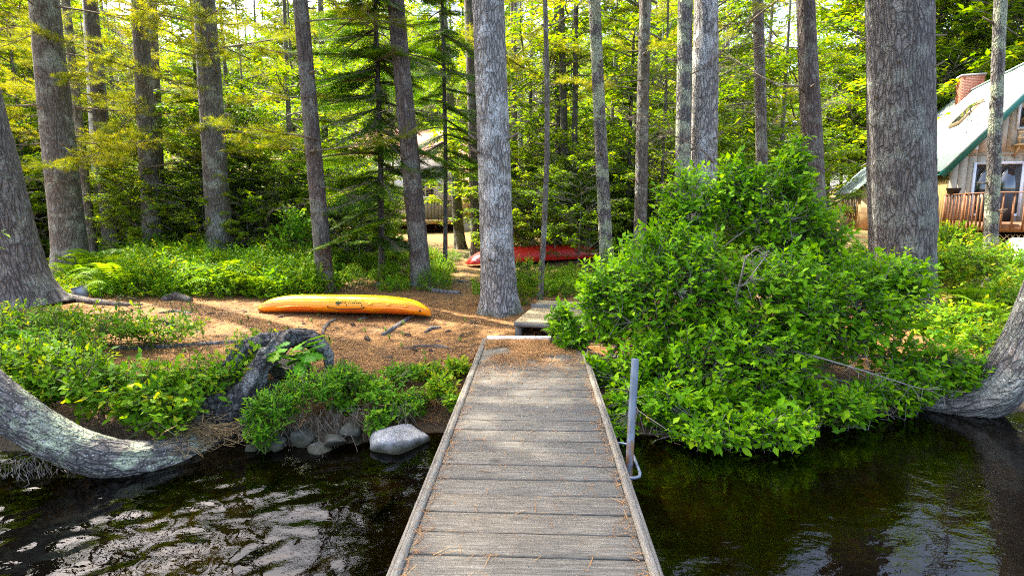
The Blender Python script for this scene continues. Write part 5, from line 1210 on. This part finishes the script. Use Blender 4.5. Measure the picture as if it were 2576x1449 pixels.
log('fallen_branch', 'forked dark fallen branch by the brown pine foot', [(1075,722),(1110,712),(1150,708),(1180,712)], [.045,.04,.03,.02], seed=2)
log('ground_stick', 'thick brown stick lying before the kayak stern', [(1040,795),(1015,812),(990,828),(962,845)], [.032,.036,.034,.025], 'root', 3)
log('ground_root', 'curved root breaking the needle carpet before the kayak', [(845,805),(828,812),(815,828),(812,842)], [.02,.026,.028,.02], 'log_brown', 4)
log('ground_root', 'gnarled root across the needles toward the dock', [(1070,838),(1085,828),(1110,826)], [.02,.035,.02], 'log_brown', 5)
log('ground_root', 'long low root near the bank edge shrubs', [(1010,880),(1060,872),(1110,874),(1140,880)], [.012,.022,.024,.012], 'log_brown', 6)
log('ground_root', 'root near the massive leaning pine running toward the kayak', [(150,752),(220,762),(300,770),(360,768)], [.10,.07,.05,.02], 'log_brown', 7)
log('ground_root', 'mossy hump of root before the blueberry thicket', [(410,758),(440,752),(480,758)], [.06,.10,.05], 'log_brown', 8)
log('driftwood', 'pale driftwood pole lying in the broad shrub', [(290,880),(420,876),(520,868),(600,862)], [.03,.034,.03,.022], 'root', 9)
log('ground_root', 'dark flat root near the ferns and needles', [(400,790),(440,785),(480,790)], [.02,.035,.02], 'log_brown', 10)
st = MB()
sk_p = [R(1990,1010,5.5), R(1945,1075,5.3), R(1905,1145,5.0), R(1900,1160,4.95)]
st.tube(sk_p, [.014,.017,.016,.012], 8); tag(st.obj('dead_stick', M['deadtwig'], None, True), 'bare dead stick dipping from the bush into the water', 'stick')
for nm, lab, pts in [('bare_branch', 'bare grey branch reaching through the big bush', [(1990,880,5.6),(2080,905,5.5),(2180,935,5.45),(2290,970,5.5),(2350,985,5.6)]), ('bare_branch', 'bare arching twig before the upper big bush', [(1850,760,5.7),(1875,650,5.6),(1900,628,5.55),(1930,640,5.5),(1870,720,5.45)]), ('bare_branch', 'dead branch hanging at the waterline beside the pole', [(1650,1000,5.3),(1700,1030,5.2),(1740,1060,5.1),(1770,1075,5.05)])]:
    b = MB(); P = [R(*p) for p in pts]; b.tube(P, np.linspace(.011, .004, len(P)), 6); A, B = [], []
    for k in range(22):
        i = random.randrange(len(P)-1); a = P[i].lerp(P[i+1], random.random()); e = a + Vector((random.uniform(-.12,.2), random.uniform(-.12,.06), random.uniform(-.16,.06))); A.append(a); B.append(e); A.append(a.lerp(e, .6)); B.append(a.lerp(e, .6)+Vector((random.uniform(-.1,.1), random.uniform(-.06,.06), random.uniform(-.1,.03))))
    v, f = prisms(A, B, np.full(len(A), .0035), np.full(len(A), .0014)); b.add(v, f); tag(b.obj(nm, M['twig']), lab, 'branch')
# grey bucket
bp_ = hit(205, 752); bk_ = thing('metal_bucket', 'small grey metal bucket tilted beside the massive leaning pine roots', 'bucket', bp_ + Vector((0, .05, .02)))
b = MB(); b.tube([(0,0,0),(0,0,.22)], [.10,.135], 24, False); b.tube([(0,0,.215),(0,0,.01)], [.128,.096], 24, True); body = b.obj('body', plain('grey_bucket', (.30,.32,.36), .45, .1, 6, .3), bk_, True); body.rotation_euler = (.1, -.28, 0)
b = MB(); b.tube([(.137*math.cos(a), .137*math.sin(a), .22) for a in np.linspace(0, 6.283, 25)], .006, 6); o = b.obj('rim', M['black'], bk_, True); o.rotation_euler = (.1, -.28, 0)

# pine cones
cn = MB(); cn.tube([(0,0,0),(.02,0,.004),(.05,0,.006),(.08,0,.004),(.095,0,0)], [.008,.018,.02,.014,.004], 8)
for k in range(40):
    a = k*2.4; x = .012+.075*k/40; cn.add([(x, .016*math.cos(a), .016*math.sin(a)), (x+.012, .028*math.cos(a+.25), .028*math.sin(a+.25)), (x+.012, .028*math.cos(a-.25), .028*math.sin(a-.25))], [[(0,1,2)]])
cm = cn.mesh('pine_cone'); cm.materials.append(plain('cone_brown', (.09,.055,.035), .9, .3))
for (a, b) in [(960,793),(1120,838),(985,902),(1083,880),(1050,885),(540,790),(890,820),(1155,850),(700,800),(1180,815),(1035,845),(620,785),(930,860),(1095,858),(760,815),(470,800)]:
    p = hit(a, b); o = bpy.data.objects.new('pine_cone', cm); C.objects.link(o); o.location = p + Vector((0, 0, .012)); o.rotation_euler = (random.uniform(-.3,.3), random.uniform(-.3,.3), random.uniform(0, 6)); s_ = random.uniform(.9, 1.4); o.scale = (s_, s_, s_); tag(o, 'brown pine cone lying on the needle carpet', 'pine cone', 'pine cones on the needle carpet')
for i, (x, y) in enumerate(scatter(30, (420, 1230), (6.4, 9.2), .25, lambda x, y: not (abs(x+2.4) < .6 and y < 6.6))):
    seedling('ground_sprout', 'tiny green sprout in the pine needles', g(x, y), .07, 5, .05, LEAF4, 'sprig', spread=.05)['group'] = 'tiny sprouts in the needles'

# needle litter on ground and dock, hanging rootlets: uncountable
def needle_cloud(name, label, P, Nn, L, w_, mat, parent=None):
    n = len(P); a = rng.uniform(0, 6.283, n); t1 = nrm(np.cross(Nn, np.array([.3, .9, .2]))); t2 = np.cross(Nn, t1); D = t1*np.cos(a)[:, None]+t2*np.sin(a)[:, None] + Nn*rng.normal(.06, .16, (n, 1))
    templ = (np.array([(-w_,0,0),(w_,0,0),(w_*.6,1,0),(-w_*.6,1,0)]), np.array([(0,1,2,3)])); V, F = leaves(P, D, Nn, L, templ); o = obj(name, mesh(name, V, F, np.repeat(np.clip(rng.normal(.5, .25, n), 0, 1), 4)), mat, parent); return tag(o, label, 'needles' if parent is None else None, kind='stuff')
def litter_mat():
    m = NT('fallen_needles'); at = m.n('ShaderNodeAttribute', attribute_name='tint'); return m.done(m.ramp(at.outputs['Fac'], [(0, (.09,.036,.010)), (.5, (.28,.125,.032)), (1, (.46,.26,.085))]), .8)
M['litter'] = litter_mat()
n = 130000; y = 5.2 + 8.5*rng.random(n)**1.5; x = rng.uniform(-.62, .30, n)*y*1.1; x = np.where(y > 7.3, x, np.minimum(x, -.45)); z = H(x, y); ok = z > WZ+.05
x, y, z = x[ok], y[ok], z[ok]; cl = vnoise(np.stack([x*2.4, y*2.4, 0*x], -1), 77) + rng.uniform(-.8, .9, len(x)) > -.25; x, y, z = x[cl], y[cl], z[cl]
needle_cloud('needle_litter', 'carpet of fallen orange pine needles on the shore', np.stack([x, y, z+.004], -1), np.tile([0, 0, 1.], (len(x), 1)), rng.uniform(.06, .12, len(x)), .020, M['litter'])
n = 2600; y = 5.9 + 7.5*rng.random(n)**1.3; x = rng.uniform(-.62, .22, n)*y; x = np.where(y > 7.3, x, np.minimum(x, -.5)); Pd = np.stack([x, y, H(x, y)+.008], -1)
lv, lfc = leaves(Pd[:1500], nrm(rng.normal(size=(1500, 3))*[1, 1, .12]), np.array([0, 0, 1.])+rng.normal(0, .35, (1500, 3)), rng.uniform(.03, .075, 1500), LEAF4)
dl = MB(); dl.add(lv, lfc, np.repeat(np.clip(rng.normal(.35, .3, 1500), 0, 1), 5)); a_ = rng.uniform(0, 6.283, 1100); ln_ = rng.uniform(.05, .28, (1100, 1)); dd_ = np.stack([np.cos(a_), np.sin(a_), rng.normal(.02, .06, 1100)], -1)
tv_, tf_ = prisms(Pd[1500:], Pd[1500:]+dd_*ln_, np.full(1100, .0042), np.full(1100, .002)); dl.add(tv_, tf_, np.repeat(rng.uniform(0, .25, 1100), 6))
def debris_mat():
    m = NT('leaf_debris'); at = m.n('ShaderNodeAttribute', attribute_name='tint'); return m.done(m.ramp(at.outputs['Fac'], [(0, (.045,.030,.02)), (.4, (.16,.085,.04)), (.75, (.34,.20,.09)), (1, (.50,.40,.26))]), .85)
tag(dl.obj('forest_debris', debris_mat()), 'scattered dead leaves and twig bits on the shore', 'debris', kind='stuff')
Ld = []
def dock_pt(u, v): return (DOCK0.x + u*math.cos(DA) - v*math.sin(DA), u*math.sin(DA) + v*math.cos(DA))
us, vs_ = [], []
for k in range(15000):
    q = random.random()
    if q < .93: v = 7.05 - abs(random.gauss(0, .6)); u = random.uniform(-.56, .5) if random.random() < .6 else random.gauss(-.15, .25)
    elif q < .975: v = random.uniform(1.8, 6.8); u = random.choice([-1, .99])*(.562-abs(random.gauss(0, .014)))
    elif q < .992: v = random.uniform(1.8, 6.5); v = 7.06 - round((7.06-v)/pitch)*pitch + random.gauss(0, .006); u = random.uniform(-.5, .5)
    else: v = random.uniform(1.8, 6.8); u = random.uniform(-.55, .55)
    if abs(u) < .57 and v < 7.07: us.append(u); vs_.append(v)
cl = vnoise(np.stack([np.array(us)*3.1, np.array(vs_)*5, 0*np.array(us)], -1), 5); keep = (cl > -.12) | (np.array(vs_) < 5.6)
P = np.array([(*dock_pt(u, v), .005+random.random()*.004) for u, v in zip(us, vs_)])[keep]
needle_cloud('dock_needles', 'scattered orange pine needles on the dock planks', P, np.tile([0, 0, 1.], (len(P), 1)), rng.uniform(.05, .1, len(P)), .02, M['litter'])
def rootlets(name, label, spots, n, mat, Lr=(.08, .3), dirz=-1.0, spread=.6):
    A, B = [], []
    for k in range(n):
        a, b, y = spots[random.randrange(len(spots))]; p = R(a+random.gauss(0, 26), b+random.gauss(0, 12), y+random.gauss(0, .06)); q = p
        for s_ in range(3):
            e = q + Vector((random.gauss(0, spread), random.gauss(0, spread*.6)-.15, dirz+random.gauss(0, .4)))*random.uniform(*Lr)*.4; A.append(q); B.append(e); q = e
    v, f = prisms(A, B, np.full(len(A), .0028), np.full(len(A), .0016)); o = obj(name, mesh(name, v, f, np.full(len(v), .5)), M[mat]); return tag(o, label, 'roots', kind='stuff')
M['straw'] = plain('dry_straw', (.34,.22,.09), .9, .4, 30)
rootlets('hanging_roots', 'tangle of thin dead roots under the bent lichen trunk', [(60,1160,4.5),(120,1180,4.45),(170,1190,4.45),(240,1200,4.45),(30,1190,4.4),(330,1200,4.5)], 260, 'twig')
rootlets('hanging_roots', 'fringe of fine roots hanging from the eroded bank', [(720,1050,5.1),(760,1050,5.12),(830,1040,5.15),(900,1040,5.15),(680,1090,5.0),(1000,1030,5.25),(800,1070,5.05),(860,1060,5.08)], 420, 'deadtwig')
rootlets('bank_grass', 'dry straw tufts at the base of the bent lichen trunk', [(470,1120,4.9),(520,1100,5.0),(560,1090,5.05),(420,1140,4.75),(500,1070,5.2)], 420, 'straw', (.1, .34), .2, .8)
rootlets('hanging_roots', 'tangle of bare twigs under the big bush at the waterline', [(1700,1060,5.3),(1760,1100,5.1),(1830,1110,5.0),(1650,1080,5.4),(2000,1060,5.4),(2100,1040,5.6),(2200,1010,5.8),(1920,1100,5.1)], 420, 'twig', (.1, .4), -.5, .9)
rootlets('bank_grass', 'dry grass wisps at the foot of the big bush', [(2050,1070,5.5),(1720,1080,5.3),(2230,1020,5.9),(1620,1080,5.4)], 160, 'straw', (.1, .3), -.1, 1.0)
